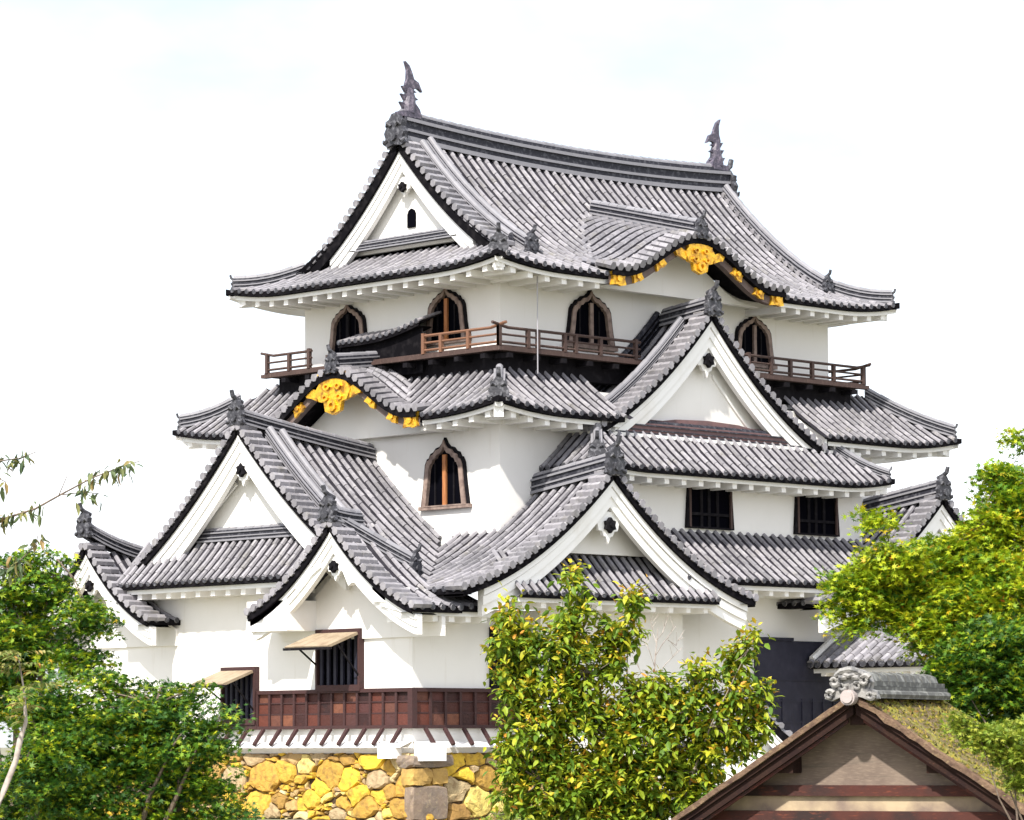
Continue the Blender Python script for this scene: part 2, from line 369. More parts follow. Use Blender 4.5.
def bargeboard(parent, C2, l, a, pf, s0, s1, top=.17, w0=.42, w1=.55, th=.14, name='bargeboard', mats=TRIM, setb=.1, mould=True):
    mb = MB(); S = np.linspace(s0, s1, 26)
    a3 = np.array([a[0], a[1], 0.]); l3 = np.array([l[0], l[1], 0.]); base = np.array([C2[0], C2[1], 0.])
    def strip(f0, f1, d0, d1):
        b = len(mb.v); k = len(S)
        for i, s in enumerate(S):
            ww = w0+(w1-w0)*i/(k-1); zt = pf(s)-top
            ds = .05 if s1 > s0 else -.05; sl = (pf(s+ds)-pf(s))/abs(ds); g = math.sqrt(1+sl*sl); 
            zz0 = zt-ww*f0*min(g, 1.5); zz1 = zt-ww*f1*min(g, 1.5)
            sh = 0
            for (z, d) in ((zz0, d0), (zz1, d0), (zz1, d1), (zz0, d1)):
                mb.v.append(tuple(base+l3*(s+sh)+a3*d+np.array([0, 0, z])))
        for i in range(k-1):
            for j in range(4):
                mb.f.append((b+i*4+j, b+i*4+(j+1) % 4, b+(i+1)*4+(j+1) % 4, b+(i+1)*4+j)); mb.m.append(0)
        mb.f.append((b, b+1, b+2, b+3)); mb.m.append(0); e = b+(k-1)*4; mb.f.append((e+3, e+2, e+1, e)); mb.m.append(0)
    strip(0, 1, setb+.08, setb+.08+th)
    if mould:
        strip(0, .26, setb, setb+.079); strip(.30, .62, setb+.035, setb+.079)
    return build(name, mb, mats, parent)
def pendant(parent, C2, l, out, ztop, s=.5, mats=None):
    M = fmap((C2[0], C2[1], ztop), l, out); mb = MB()
    half = [(0, 0), (.42, -.05), (.62, -.5), (.55, -.78), (.36, -.80), (.26, -1.0), (.14, -1.02), (0, -1.3)]
    poly = [(x*s, z*s) for x, z in half]+[(-x*s, z*s) for x, z in half[-2:0:-1]]
    mb.prism(poly, M, 0, .09, 0)
    o = build('pendant', mb, TRIM, parent)
    return o
def boss(parent, C2, l, out, z, r_=.15):
    M = fmap((C2[0], C2[1], z), l, out); mb = MB()
    mb.prism([((r_ if i % 2 == 0 else r_*.72)*math.cos(a), (r_ if i % 2 == 0 else r_*.72)*math.sin(a)) for i, a in enumerate(np.linspace(math.pi/2, 2.5*math.pi, 13)[:-1])], M, 0, .1)
    mb.prism([(r_*.3*math.cos(a), r_*.3*math.sin(a)) for a in np.linspace(0, 2*math.pi, 9)[:-1]], M, .1, .15)
    return build('six_petal_boss', mb, BLACKW, parent)
def gable_wall(mb, C2, l, a, pf, setb, drop, zb, hwl, hwr):
    S = np.linspace(-hwl, hwr, 41)
    top = [(s, max(pf(s)-drop, zb)) for s in S]
    M = fmap((C2[0]+a[0]*setb, C2[1]+a[1]*setb, 0), l, a)
    ins = [t for t in top if t[1] > zb+.01]
    poly = [(ins[0][0], zb)]+ins+[(ins[-1][0], zb)]
    mb.prism(poly, M, 0, .12, 0)

# ------------------------------------------------------------------ the keep
keep = thing('castle_keep', 'white three storey castle keep with grey tiled curved gables and gold ornaments', 'castle', (4.4, 3.2, 0))
W3X, W3Y = 12.73, 7.49
CY = 3.75

# --- walls
def wallbox(mb, x0, x1, y0, y1, z0, z1, mat_=0):
    mb.box((x0, y0, z0), (x1-x0, 0, 0), (0, y1-y0, 0), (0, 0, z1-z0), mat_)
mb = MB(); wallbox(mb, 0, W3X, 0, W3Y, 11.0, 13.95); wall3 = build('wall', mb, PLASTER, keep, 'white plaster wall of the top storey with bell shaped windows')
mb = MB(); wallbox(mb, -.95, 13.4, -.95, 9.3, 6.2, 10.6); wall2 = build('wall', mb, PLASTER, keep, 'white plaster wall of the middle storey')
mb = MB()
mb.box((1.5, -1.9, 6.3), (10.3, 0, 0), (0, .93, 0), (0, 0, 3.2))
wallb = build('wall', mb, PLASTER, keep, 'white bay wall with two dark windows below the big triangular gable')
mb = MB()
def lshape(mb, poly, z0, z1s):
    n = len(poly); b = len(mb.v)
    for (x, y), z in zip(poly, z1s): mb.v.append((x, y, z0)); mb.v.append((x, y, z))
    for i in range(n):
        j = (i+1) % n; mb.f.append((b+2*i, b+2*j, b+2*j+1, b+2*i+1)); mb.m.append(0)
    mb.f.append(tuple(b+2*i+1 for i in range(n))); mb.m.append(0)
lshape(mb, [(-5.0, 11.4), (-5.0, -2.15), (-1.3, -2.15), (-1.3, -2.7), (3.75, -2.7), (3.75, -2.15), (17.6, -2.15), (17.6, 11.4)], 1.40, [4.9]*8)
mb.add([(-5.0, .3, 4.9), (-5.0, 8.7, 4.9), (-5.0, 8.7, 5.95), (-5.0, .3, 5.95)], [(0, 1, 2, 3)])
mb.add([(3.0, -2.15, 4.9), (11.5, -2.15, 4.9), (11.5, -2.15, 6.6), (3.0, -2.15, 6.6)], [(0, 1, 2, 3)])
mb.add([(-2.6, -2.7, 4.9), (3.75, -2.7, 4.9), (3.75, -2.7, 5.7), (-2.6, -2.7, 5.7)], [(0, 1, 2, 3)])
wall1 = build('wall', mb, PLASTER, keep, 'white plaster wall of the ground storey above the stone base')

# --- eave profile for hipped roofs
def hipz(e0, e1, ze, f, upt=.24, span=2.4, dfade=2.0):
    def zf(e, d):
        q = max(0., 1-max(0, min(e-e0, e1-e))/span)
        return ze+f(d)+upt*q*q*max(0., 1-d/dfade)
    return zf

# ================= top roof
RX0, RX1, RY0, RY1 = -1.5, 14.05, -1.5, 9.0
HW = CY-RY0
ZE3, ZR3 = 13.55, 17.36
def f3(d):
    t = min(1, max(0, d/HW)); return (ZR3-ZE3)*(t*.42+.58*t*t)
zr_up = lambda x: .14*((x-6.3)/6.3)**2          # ridge sag
LX = RX1-RX0
K3C, K3H, K3W = 5.75+1.5, 1.12, 3.35            # curved gable on the long side: centre (e), height, half width
def k3h(s):
    s = min(1, abs(s)/(K3W*.88)); return K3H*(.5+.5*math.cos(math.pi*s))
K3Z = 13.70
def k3surf(s, d): return K3Z+k3h(s)+.25*d
zR = hipz(0, LX, ZE3, f3)
def zR3(e, d):
    return zR(e, d)+zr_up(e+RX0)*(d/HW)**2
def lo3(e):
    s = e-K3C
    if abs(s) > K3W-.05: return 0
    d = 0.
    while d < 4.5 and zR3(e, d) < k3surf(s, d-.15)-.02: d += .05
    return d
mb = MB()
O = np.array([RX0, RY0])
hi3 = lambda e: HW if 1.5 <= e <= LX-1.32 else (min(e, LX-e))
patch(mb, O, XP, YP, 0, LX, zR3, lo3, hi3, sp=.315, caps=lambda e: abs(e-K3C) > K3W-.1)
patch(mb, np.array([RX0, RY1]), XP, -YP, 0, LX, zR3, const(0), hi3, sp=.6)
LY = RY1-RY0
zL3 = hipz(0, LY, ZE3+.04, f3)
hl = lambda e: min(1.9, e, LY-e) if min(e, LY-e) > 1.5 else min(e, LY-e)
patch(mb, O, YP, XP, 0, LY, zL3, const(0), hl, sp=.3)
patch(mb, np.array([RX1, RY0]), YP, -XP, 0, LY, zL3, const(0), hl, sp=.5)
# verge tile rows on both ends of the upper slopes
pf3 = lambda s: zR3(2.0, HW-abs(s))+.13*(1)*0+.02
mbv = MB()
gw = 3.72
for sgn in (-1, 1):
    verge(mb, (RX0+1.42, CY), YP, XP, lambda s: zR3(6.0, HW-abs(s))+.1*(1-abs(s)/HW), 0.05*sgn, gw*sgn, edge=.34)
    verge(mb, (RX1-1.25, CY), YP, -XP, lambda s: zR3(6.0, HW-abs(s))+.1*(1-abs(s)/HW), 0.05*sgn, gw*sgn)
roof3 = build('roof', mb, TM, keep, 'top hip and gable roof of grey round tiles with upturned corners')
pf3 = lambda s: zR3(6.0, HW-abs(s))+.1*(1-abs(s)/HW)
# gable face
g3 = MB(); gable_wall(g3, (RX0+1.42, CY), -YP, XP, pf3, .5, .45, 14.6, 3.0, 3.0)
# small arched opening
M = fmap((.40, CY-.05, 15.40), -YP, -XP)
gab3 = build('gable', g3, PLASTER, keep, 'small white triangular gable at the end of the top roof')
a_ = MB(); arch = [(-.15, -.27), (.15, -.27), (.15, .08), (.1, .18), (0, .23), (-.1, .18), (-.15, .08)]
a_.prism(arch, M, -.05, .03, 0); build('gable_opening', a_, VOID, gab3)
for sg in (-1, 1): bargeboard(gab3, (RX0+1.42, CY), YP, XP, pf3, 0, 2.75*sg, top=.34, w0=.36, w1=.46)
bp = pendant(gab3, (RX0+1.76, CY), YP, -XP, pf3(0)-1.02, .42); boss(gab3, (RX0+1.66, CY), YP, -XP, pf3(0)-1.3, .14)
t_ = MB(); ridge(t_, [(.2, 1.7, 14.66), (.2, 3.75, 14.66), (.2, 5.8, 14.66)], .2, .22, .05); build('gable_foot_ridge', t_, RM, gab3)
# eaves + rafters
sk3 = lambda e: abs(e-K3C) < K3W-.1
mb = MB()
soffit(mb, O, XP, YP, 0, LX, zR3, 1.5, skip=sk3); soffit(mb, O, YP, XP, 0, LY, zL3, 1.5)
soffit(mb, np.array([RX1, RY0]), YP, -XP, 0, LY, zL3, 1.3); soffit(mb, np.array([RX0, RY1]), XP, -YP, 0, LX, zR3, 1.5)
mb.box((-1.33, -1.33, 13.42), (.22, -.0, 0), (0, .22, 0), (0, 0, .34))
mb.beam((-1.28, -1.28, 13.52), (.1, .1, 13.62), .24, .34)
mb.beam((RX1-.25, -1.25, 13.52), (12.6, .1, 13.62), .24, .34); mb.beam((-1.25, RY1-.25, 13.52), (.1, 7.4, 13.62), .24, .34)
eav3 = build('eave', mb, TRIM, keep, 'white plastered underside of the top roof eaves')
rafters(eav3, O, YP, XP, .7, LY-.5, zL3, 1.5, .5); rafters(eav3, O, XP, YP, .7, LX-.5, zR3, 1.5, .52, skip=sk3)
# main ridge
mb = MB(); xs = np.linspace(.05, 12.65, 13)
ridge(mb, [(x, CY, ZR3-.2+zr_up(x)*1.6+.0) for x in xs], .55, .72, .12); build('main_ridge', mb, RM, roof3)
# descending ridges and hip ridges
def drop_ridge(x, s0, s1, sgn, pf, C2, a, l, set_, parent, w_=.3, h=.26, lift=.06, n=9, name='descending_ridge'):
    q = MB(); P = []
    for s in np.linspace(s0, s1, n):
        p = np.array([C2[0], C2[1]])+np.array(a)*set_+np.array(l)*s*sgn
        P.append((p[0], p[1], pf(s)+lift))
    ridge(q, P, w_, h, .085); build(name, q, RM, parent); return P
for sg in (-1, 1):
    P = drop_ridge(0, .25, 3.95, sg, pf3, (RX0+1.42, CY), XP, YP, .95, roof3); P2 = drop_ridge(0, .25, 3.95, sg, pf3, (RX1-1.25, CY), -XP, YP, .35, roof3, .34, .3)
    if sg < 0:
        oni('ridge_end_tile', (P[-1][0]+.02, P[-1][1]-.05, P[-1][2]-.05), (0, -1), .5, roof3); oni('ridge_end_tile', (P2[-1][0], P2[-1][1]-.05, P2[-1][2]), (0, -1), .42, roof3)
    P = drop_ridge(0, .3, 3.6, sg, pf3, (RX0+1.42, CY), XP, YP, .62, roof3, .22, .2, .05)
def hip_ridge(p0, p1, parent, h=.30, rise=.05, w_=.3, size=.5, fin=True, endtile=True):
    q = MB(); p0 = np.array(p0, float); p1 = np.array(p1, float); P = []
    for t in np.linspace(0, 1, 7):
        p = p0+(p1-p0)*t; p[2] += -.06-.08*math.sin(math.pi*t)+rise*t**3
        P.append(p)
    ridge(q, P, w_, h, .085); build('hip_ridge', q, RM, parent)
    if endtile:
        o = (p1-p0)[:2]; oni('ridge_end_tile', P[-1]+np.array([0, 0, -.06]), o, size, parent, fin)
hip_ridge((.0, .0, zR3(1.5, 1.5)+.05), (-1.3, -1.3, zR3(0.1, .1)+.03), roof3, size=.55)
hip_ridge((.0, 7.5, zR3(1.5, 1.5)+.05), (-1.35, 8.85, zR3(0.1, .1)+.05), roof3, size=.34)
hip_ridge((12.7, .0, zR3(1.5, 1.5)+.05), (13.9, -1.35, zR3(0.1, .1)+.05), roof3, size=.34)
oni('ridge_end_tile', (-.1, CY, ZR3-.05), (-1, 0), .8, roof3, False); oni('ridge_end_tile', (12.75, CY, ZR3-.05), (1, 0), .8, roof3, True)
# fish ornaments
def fish(x, sg):
    mb = MB(); M = fmap((x, CY, 17.28+.86), (sg, 0), (0, -1))
    c = [(0, 0), (.02, .22), (.06, .45), (.02, .65), (.06, .8)]
    for i in range(1): mb.tube([M(u, v, 0) for u, v in c], [.20, .19, .15, .11, .05], 8)
    tail = [(-.06, .55), (-.12, .74), (-.06, .92), (-.05, 1.16), (-.13, 1.38), (.02, 1.27), (.12, 1.08), (.18, .93), (.34, .86), (.47, .62), (.32, .70), (.18, .68), (.13, .52)]
    mb.prism(tail, M, -.05, .05)
    for (u, v, s_) in ((-.2, .12, .12), (-.16, .34, .11), (-.12, .55, .12)):
        mb.prism([(u, v), (u-.12, v+.16), (u+.06, v+.14)], M, -.04, .04)
    for (u, v) in ((.18, .1), (.2, .36), (.14, .55)):
        mb.prism([(u-.06, v), (u+.14, v+.04), (u-.02, v+.12)], M, -.04, .04)
    mb.prism([(.0, -.05), (.36, -.05), (.3, .12), (.12, .3), (0, .3)], M, -.14, .14); mb.prism([(-.32, -.12), (.3, -.12), (.3, .03), (-.32, .03)], M, -.17, .17)
    build('fish_finial', mb, mat_fish, roof3, 'dark bronze fish shaped finial with its tail raised')
mat_fish = mat('bronze_fish', (.055, .048, .07), .5, noise=(9, (.19, .16, .20), .5, .75), bump=(18, .4))
fish(.32, 1); fish(12.35, -1)

# ================= curved (bell) gables
def curved_gable(parent_thing, O2, l, a, zf_surf, hwid, kh, z0, depth, dlim, orn, label, ridge_back):
    """O2 = centre at front edge, l lateral, a inward. zf_surf(s,d)."""
    mb = MB()
    # two slopes with tile rows following the curve: rows are polylines in s
    n = int(depth/.3); a3 = np.array([a[0], a[1], 0.]); l3 = np.array([l[0], l[1], 0.]); base = np.array([O2[0], O2[1], 0.])
    P = lambda s, d, dz=0: base+l3*s+a3*d+np.array([0, 0, zf_surf(s, d)+dz])
    S = np.linspace(-hwid, hwid, 45)
    for i in range(n):
        d0, d1 = depth*i/n, depth*(i+1)/n; dm = (d0+d1)/2
        for s, s_ in zip(S[:-1], S[1:]):
            mb.add([P(s, d0), P(s_, d0), P(s_, d1), P(s, d1)], [(0, 1, 2, 3)], 1)
    for i in range(1, n+1):
        d = depth*(i)/n+.25
        for sg in (-1, 1):
            arc = np.linspace(.15, hwid-.02, 13)
            for s, s_ in zip(arc[:-1], arc[1:]):
                mb.tube([P(sg*s_, d, .02), P(sg*s, d, .02)], [.088, .075], 6, 0, True, False)
    # front row of short tiles
    Z = np.array([zf_surf(s, 0) for s in S]); arcl = np.concatenate([[0], np.cumsum(np.hypot(np.diff(S), np.diff(Z)))]); k = int(arcl[-1]/.27)
    for i in range(k+1):
        s = np.interp(arcl[-1]*i/k, arcl, S)
        mb.tube([P(s, -.06, .07), P(s, .22, .08)], [.108, .1], 6, 0); mb.tube([P(s, .22, .08), P(s, .5, .08)], [.108, .09], 6, 0)
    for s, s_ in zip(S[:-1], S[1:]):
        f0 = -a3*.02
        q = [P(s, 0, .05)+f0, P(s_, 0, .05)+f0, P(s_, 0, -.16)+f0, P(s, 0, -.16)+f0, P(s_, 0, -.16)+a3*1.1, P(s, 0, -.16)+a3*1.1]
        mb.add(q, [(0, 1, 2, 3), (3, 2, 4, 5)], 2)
        mb.add([P(s, 0, -.16)+a3*.12, P(s_, 0, -.16)+a3*.12, P(s_, 0, -.38)+a3*.12, P(s, 0, -.38)+a3*.12, P(s_, 0, -.38)+a3*.3, P(s, 0, -.38)+a3*.3], [(0, 1, 2, 3), (3, 2, 4, 5)], 4)
    root = build('curved_gable', mb, TM+[BROWN_BOARD], parent_thing, label)
    # plaster face under the curve
    g = MB(); M = fmap((O2[0], O2[1], 0), l, -a)
    poly = [(-hwid, z0-.35)]+[(s, zf_surf(s, 0)-.3) for s in S[2:-2]]+[(hwid, z0-.35)]
    g.prism(poly, M, -1.15, -.95, 0); build('gable_face', g, PLASTER, root)
    # ridge
    q = MB(); ridge(q, [P(0, d, .08) for d in np.linspace(.1, ridge_back, 4)], .34, .32, .085); build('ridge', q, RM, root)
    p = P(0, -.02, .02); oni('ridge_end_tile', p, -a, .5, root)
    # gold ornaments on the curved board
    M = fmap((O2[0], O2[1], 0), l, -a)
    c0 = zf_surf(0, 0)-.30
    half = [(0, .12), (.2, .10), (.3, .2), (.47, .22), (.40, .02), (.52, -.12), (.40, -.32), (.26, -.35), (.22, -.52), (0, -.60)]
    poly = [(x*orn, c0+z*orn) for x, z in half]+[(-x*orn, c0+z*orn) for x, z in half[-2:0:-1]]
    g = MB(); g.prism(poly, M, -.12, .0)
    for sg in (-1, 1):
        g.prism([(sg*(.52+x)*orn, c0+z*orn) for x, z in ((-.05, -.1), (.16, -.02), (.34, -.1), (.26, -.22), (.12, -.24), (-.04, -.3))][::sg], M, -.12, -.02)
        for (u, v) in ((.16, -.05), (.2, -.26)):
            cc = [(sg*u*orn+.10*orn*math.cos(t), c0+v*orn+.07*orn*math.sin(t)) for t in np.linspace(0, 2*math.pi, 9)[:-1]]
            g.ring(cc, [(sg*u*orn+(x-sg*u*orn)*.5, c0+v*orn+(y-c0-v*orn)*.5) for x, y in cc], M, 0, .05)
    cc = [(.13*orn*math.cos(t), c0-.42*orn+.12*orn*math.sin(t)) for t in np.linspace(0, 2*math.pi, 11)[:-1]]
    g.ring(cc, [(x*.45, c0-.42*orn+(y-c0+.42*orn)*.45) for x, y in cc], M, 0, .06)
    build('gold_ornament', g, GOLD, root, 'large gold crest ornament at the crown of the curve')
    for sg in (-1, 1):
        for f, sz in ((.45, .22), (.70, .20), (.91, .27)):
            s = sg*hwid*f; zz = zf_surf(s, 0)-.22; g = MB()
            ds = .05; sl = (zf_surf(s+ds, 0)-zf_surf(s-ds, 0))/(2*ds); ca, sa = 1/math.hypot(1, sl), sl/math.hypot(1, sl)
            shp = [(-1, .55), (-.3, .75), (.3, .6), (1, .7), (.8, 0), (1, -.6), (.3, -.75), (-.2, -.6), (-1, -.7), (-.75, 0)]
            g.prism([(s+sz*(x*ca-y*sa), zz+sz*(x*sa+y*ca)) for x, y in shp], M, -.12, -.04)
            g.prism([(s+sz*.35*math.cos(t), zz+sz*.35*math.sin(t)) for t in np.linspace(0, 2*math.pi, 9)[:-1]], M, -.04, .0)
            build('gold_ornament', g, GOLD, root)
    return root
BROWN_BOARD = mat('curved_board', (.15, .11, .10), .7, noise=(4, (.09, .06, .055), .4, .75), bump=(15, .2))
curved_gable(keep, np.array([5.75, -1.62]), XP, YP, k3surf, K3W, k3h, K3Z, 3.6, None, 1.12, 'curved bell gable with gold ornaments on the top roof', 3.9)

# ================= second roof (skirt) with balcony above
QX0, QX1, QY0, QY1 = -2.1, 15.95, -2.1, 10.5
ZE2 = 9.84
f2 = lambda d: .62*d+.07*d*d
LQX, LQY = QX1-QX0, QY1-QY0
zX2 = hipz(0, LQX, ZE2, f2, .26, 2.6, 2.4); zY2 = hipz(0, LQY, ZE2-.02, f2, .28, 2.8, 2.4)
K2C, K2H, K2W = 3.9-QY0, 1.2, 3.15
def k2surf(s, d):
    q = min(1, abs(s)/(K2W*.9)); return 9.95+K2H*(.5+.5*math.cos(math.pi*q))+.12*d
def lo2(e):
    s = e-K2C
    if abs(s) > K2W-.05: return 0
    d = 0.
    while d < 2.2 and zY2(e, d) < k2surf(s, d-.1)-.02: d += .05
    return d
mb = MB(); O = np.array([QX0, QY0]); DM = 1.95
hq = lambda L: (lambda e: min(DM, e, L-e))
GX, GH = 5.8, 4.35     # big gable centre and half width
def hX(e):
    x = QX0+e
    if 2.35 < x < 10.15: return 0
    return min(DM, e, LQX-e)
patch(mb, O, XP, YP, 0, LQX, zX2, const(0), hX, sp=.315, caps=lambda e: not (2.25 < QX0+e < 10.2))
patch(mb, O, YP, XP, 0, LQY, zY2, lo2, hq(LQY), sp=.3, caps=lambda e: abs(e-K2C) > K2W-.1)
patch(mb, np.array([QX1, QY0]), YP, -XP, 0, LQY, zY2, const(0), hq(LQY), sp=.5)
patch(mb, np.array([QX0, QY1]), XP, -YP, 0, LQX, zX2, const(0), hq(LQX), sp=.6)
roof2 = build('roof', mb, TM, keep, 'skirt roof of grey tiles below the balcony')
sk2 = lambda e: abs(e-K2C) < K2W-.15
skx = lambda e: 2.3 < QX0+e < 10.2
mb = MB()
soffit(mb, O, YP, XP, 0, LQY, zY2, 1.15, skip=sk2)
soffit(mb, np.array([QX1, QY0]), YP, -XP, 0, LQY, zY2, 1.15); soffit(mb, np.array([QX0, QY1]), XP, -YP, 0, LQX, zX2, 1.15)
for (a, b) in (((-1.93, -1.93), (-.9, -.9)), ((15.7, -1.85), (14.7, -.85)), ((-1.9, 10.3), (-.9, 9.35))):
    mb.beam((*a, 9.78), (*b, 9.84), .24, .34)
# plastered cut end of the skirt beside the big gable
me_ = MB(); me_.box((10.16, -2.02, 9.5), (.08, 0, 0), (0, 1.05, .0), (0, 0, .27)); me_.add([(10.16, -2.02, 9.77), (10.16, -.97, 9.77), (10.16, -.97, 10.46), (10.16, -2.02, 9.80)], [(0, 1, 2, 3)])
eav2 = build('eave', mb, TRIM, keep, 'white plastered underside of the skirt roof eaves'); build('eave_end', me_, TRIM, eav2)
mb = MB(); soffit(mb, O, XP, YP, 0, LQX, zX2, 1.15, skip=skx); build('eave', mb, TRIM, keep)
rafters(eav2, O, YP, XP, .6, 2.9, zY2, 1.15, .5); rafters(eav2, O, XP, YP, .7, 4.2, zX2, 1.15, .5); rafters(eav2, O, XP, YP, 12.2, LQX-.5, zX2, 1.15, .55)
rafters(eav2, O, YP, XP, 9.6, LQY-.5, zY2, 1.15, .55)
hip_ridge((-.75, -.75, zX2(1.35, 1.35)+.02), (-1.93, -1.93, zX2(.1, .1)+.0), roof2, size=.55, h=.22)
hip_ridge((14.05, -.2, zX2(1.9, 1.9)+.02), (15.8, -1.95, zX2(.1, .1)+.02), roof2, size=.34, fin=True)
hip_ridge((-.8, 9.2, zX2(1.3, 1.3)+.02), (-1.95, 10.35, zX2(.1, .1)+.05), roof2, size=.34)
curved_gable(keep, np.array([-2.18, 3.9]), -YP, XP, k2surf, K2W, None, 9.85, 2.1, None, 1.32, 'curved bell gable with gold ornaments on the skirt roof', 1.7)
# shallow dark roof against the wall behind the curved gable
mb = MB(); zc = lambda e, d: 12.10+.34*d+.06*max(0, e-.8)**2
O_ = np.array([-.85, 5.2]); patch(mb, O_, -YP, XP, 0, 3.1, zc, const(0), const(.85), sp=.24, rr=.06)
mb.add([(-.7, 5.2, 11.1), (-.7, 2.1, 11.1), (-.7, 2.1, 12.25), (-.7, 5.2, 12.05)], [(0, 1, 2, 3)], 2)
build('roof', mb, TM, keep, 'narrow dark lean-to roof against the top storey wall behind the curved gable')

# --- balcony
bal = MB(); zb0, zb1 = 11.36, 11.56
def brd(m_, x0, x1, y0, y1, z0, z1, q=0): wallbox(m_, x0, x1, y0, y1, z0, z1, q)
BX1, BY1 = 13.25, 8.1
brd(bal, -.9, BX1, -.9, 0.0, zb0+.08, zb1); brd(bal, -.9, 0, 0.003, BY1, zb0+.08, zb1-.003); brd(bal, W3X, BX1, .003, 8.0, zb0+.08, zb1-.003)
brd(bal, -.98, BX1+.05, -.98, -.80, zb0+.05, zb0+.15, 0); brd(bal, -.98, -.80, -.797, BY1+.05, zb0+.053, zb0+.147, 0)
brd(bal, -.62, 13.0, -.55, .0, 10.9, zb0+.077, 1); brd(bal, -.55, 0, .003, 7.9, 10.9, zb0+.074, 1)  # black filler boxes stand in for the shaded void under the floor
for x in np.arange(-.7, 13.2, .95): brd(bal, x, x+.16, -1.02, -.4, zb0-.12, zb0-.003, 1)
for y in np.arange(-.5, 8, .95): brd(bal, -1.02, -.4, y, y+.16, zb0-.12, zb0-.003, 1)
balc = build('balcony', bal, [BROWN, BLACKW], keep, 'weathered wooden balcony round the top storey')
def rail_run(p0, p1, posts, mats_, ext0=.2, ext1=.2, sub=None):
    p0 = np.array(p0, float); p1 = np.array(p1, float); t = (p1-p0)/np.linalg.norm(p1-p0); mb = MB()
    for (z, r_, x0, x1) in ((12.0, .04, ext0, ext1), (11.82, .03, 0, 0), (11.63, .035, 0, 0)):
        a = np.array([*(p0-t*x0), z+(.1 if x0 else 0)]); b = np.array([*(p1+t*x1), z+(.1 if x1 else 0)])
        a1 = np.array([*(p0+t*.3), z]); b1 = np.array([*(p1-t*.3), z])
        mb.tube([a, a1, b1, b], r_, 6)
    o = build('railing', mb, mats_, balc)
    for s in posts:
        mb = MB(); q = p0+t*s; wide = .048
        mb.box((q[0]-wide, q[1]-wide, 11.54), (2*wide, 0, 0), (0, 2*wide, 0), (0, 0, .45+(.08 if s in (posts[0], posts[-1]) else 0)))
        build('post', mb, mats_, balc)
rail_run((-.88, -.88), (4.2, -.88), [0, 1.0, 1.35, 2.3, 2.7, 3.6, 4.9], BROWN, .25, .0)
rail_run((8.2, -.88), (13.2, -.88), [.2, 1.1, 1.9, 2.8, 3.7, 4.95], BROWN, 0, .25)
rail_run((-.88, -.876), (-.88, 1.9), [.001, 1.1, 2.1, 2.75], ORANGEB := mat('warm_wood', (.17, .08, .045), .75, noise=(8, (.14, .07, .045), .4, .8), bump=(20, .2)), .25, .0)
rail_run((-.88, 6.2), (-.88, 8.05), [.1, .9, 1.8], BROWN, 0, .2)
rail_run((13.2, -.876), (13.2, 7.8), [.01, 2, 4, 6, 8.6], BROWN, .25, .2)

# ================= windows
def bell_window(P, l, n, w_, h, label, post=ORANGEW, sill=True):
    M = fmap(P, l, n); mb = MB()
    half = [(.56, 0), (.54, .12), (.50, .35), (.475, .55), (.46, .66), (.41, .75), (.37, .76), (.33, .83), (.26, .85), (.20, .91), (.11, .93), (.05, .985), (0, 1.07)]
    outer = [(x*w_, z*h) for x, z in half]+[(-x*w_, z*h) for x, z in half[-2::-1]]
    inner = [(x*.76, z*.86+.02*h) for x, z in outer]; mid = [(x*.93, z*.96) for x, z in outer]
    mb.ring(outer, mid, M, 0, .09, 1); mb.ring(mid, inner, M, 0, .13, 0)
    root = build('window', mb, [GREYW, BLACKW], keep, label)
    g = MB(); g.prism(inner, M, -.02, .03, 0); build('dark_opening', g, VOID, root)
    g = MB(); g.box(M(-.03*w_, .0, .05), np.array([*l, 0])*.075*w_, np.array([*n, 0])*.06, (0, 0, h*.80)); build('window_post', g, post, root)
    for u in (-.24, .20):
        g = MB(); g.box(M(u*w_-.02, .02*h, .035), np.array([*l, 0])*.045, np.array([*n, 0])*.03, (0, 0, h*.66)); build('window_bar', g, BLACKW, root)
    if sill:
        g = MB(); g.box(M(-.6*w_, -.07, 0), np.array([*l, 0])*1.2*w_, np.array([*n, 0])*.12, (0, 0, .09)); build('window_sill', g, GREYW, root)
    return root
bell_window((0, 1.9, 11.95), -YP, -XP, 1.45, 1.36, 'bell shaped window with an orange post over the left balcony corner')
bell_window((0, 5.68, 11.95), -YP, -XP, 1.4, 1.30, 'bell shaped window half hidden behind the curved gable ridge', BLACKW)
bell_window((3.2, 0, 11.9), XP, -YP, 1.62, 1.40, 'bell shaped window between the balcony corner and the big gable', GREYW)
bell_window((9.55, 0, 11.9), XP, -YP, 1.5, 1.34, 'bell shaped window just right of the big gable peak', GREYW)
bell_window((-.95, .96, 7.62), -YP, -XP, 1.55, 1.62, 'tall bell shaped window with an orange frame on the middle storey')
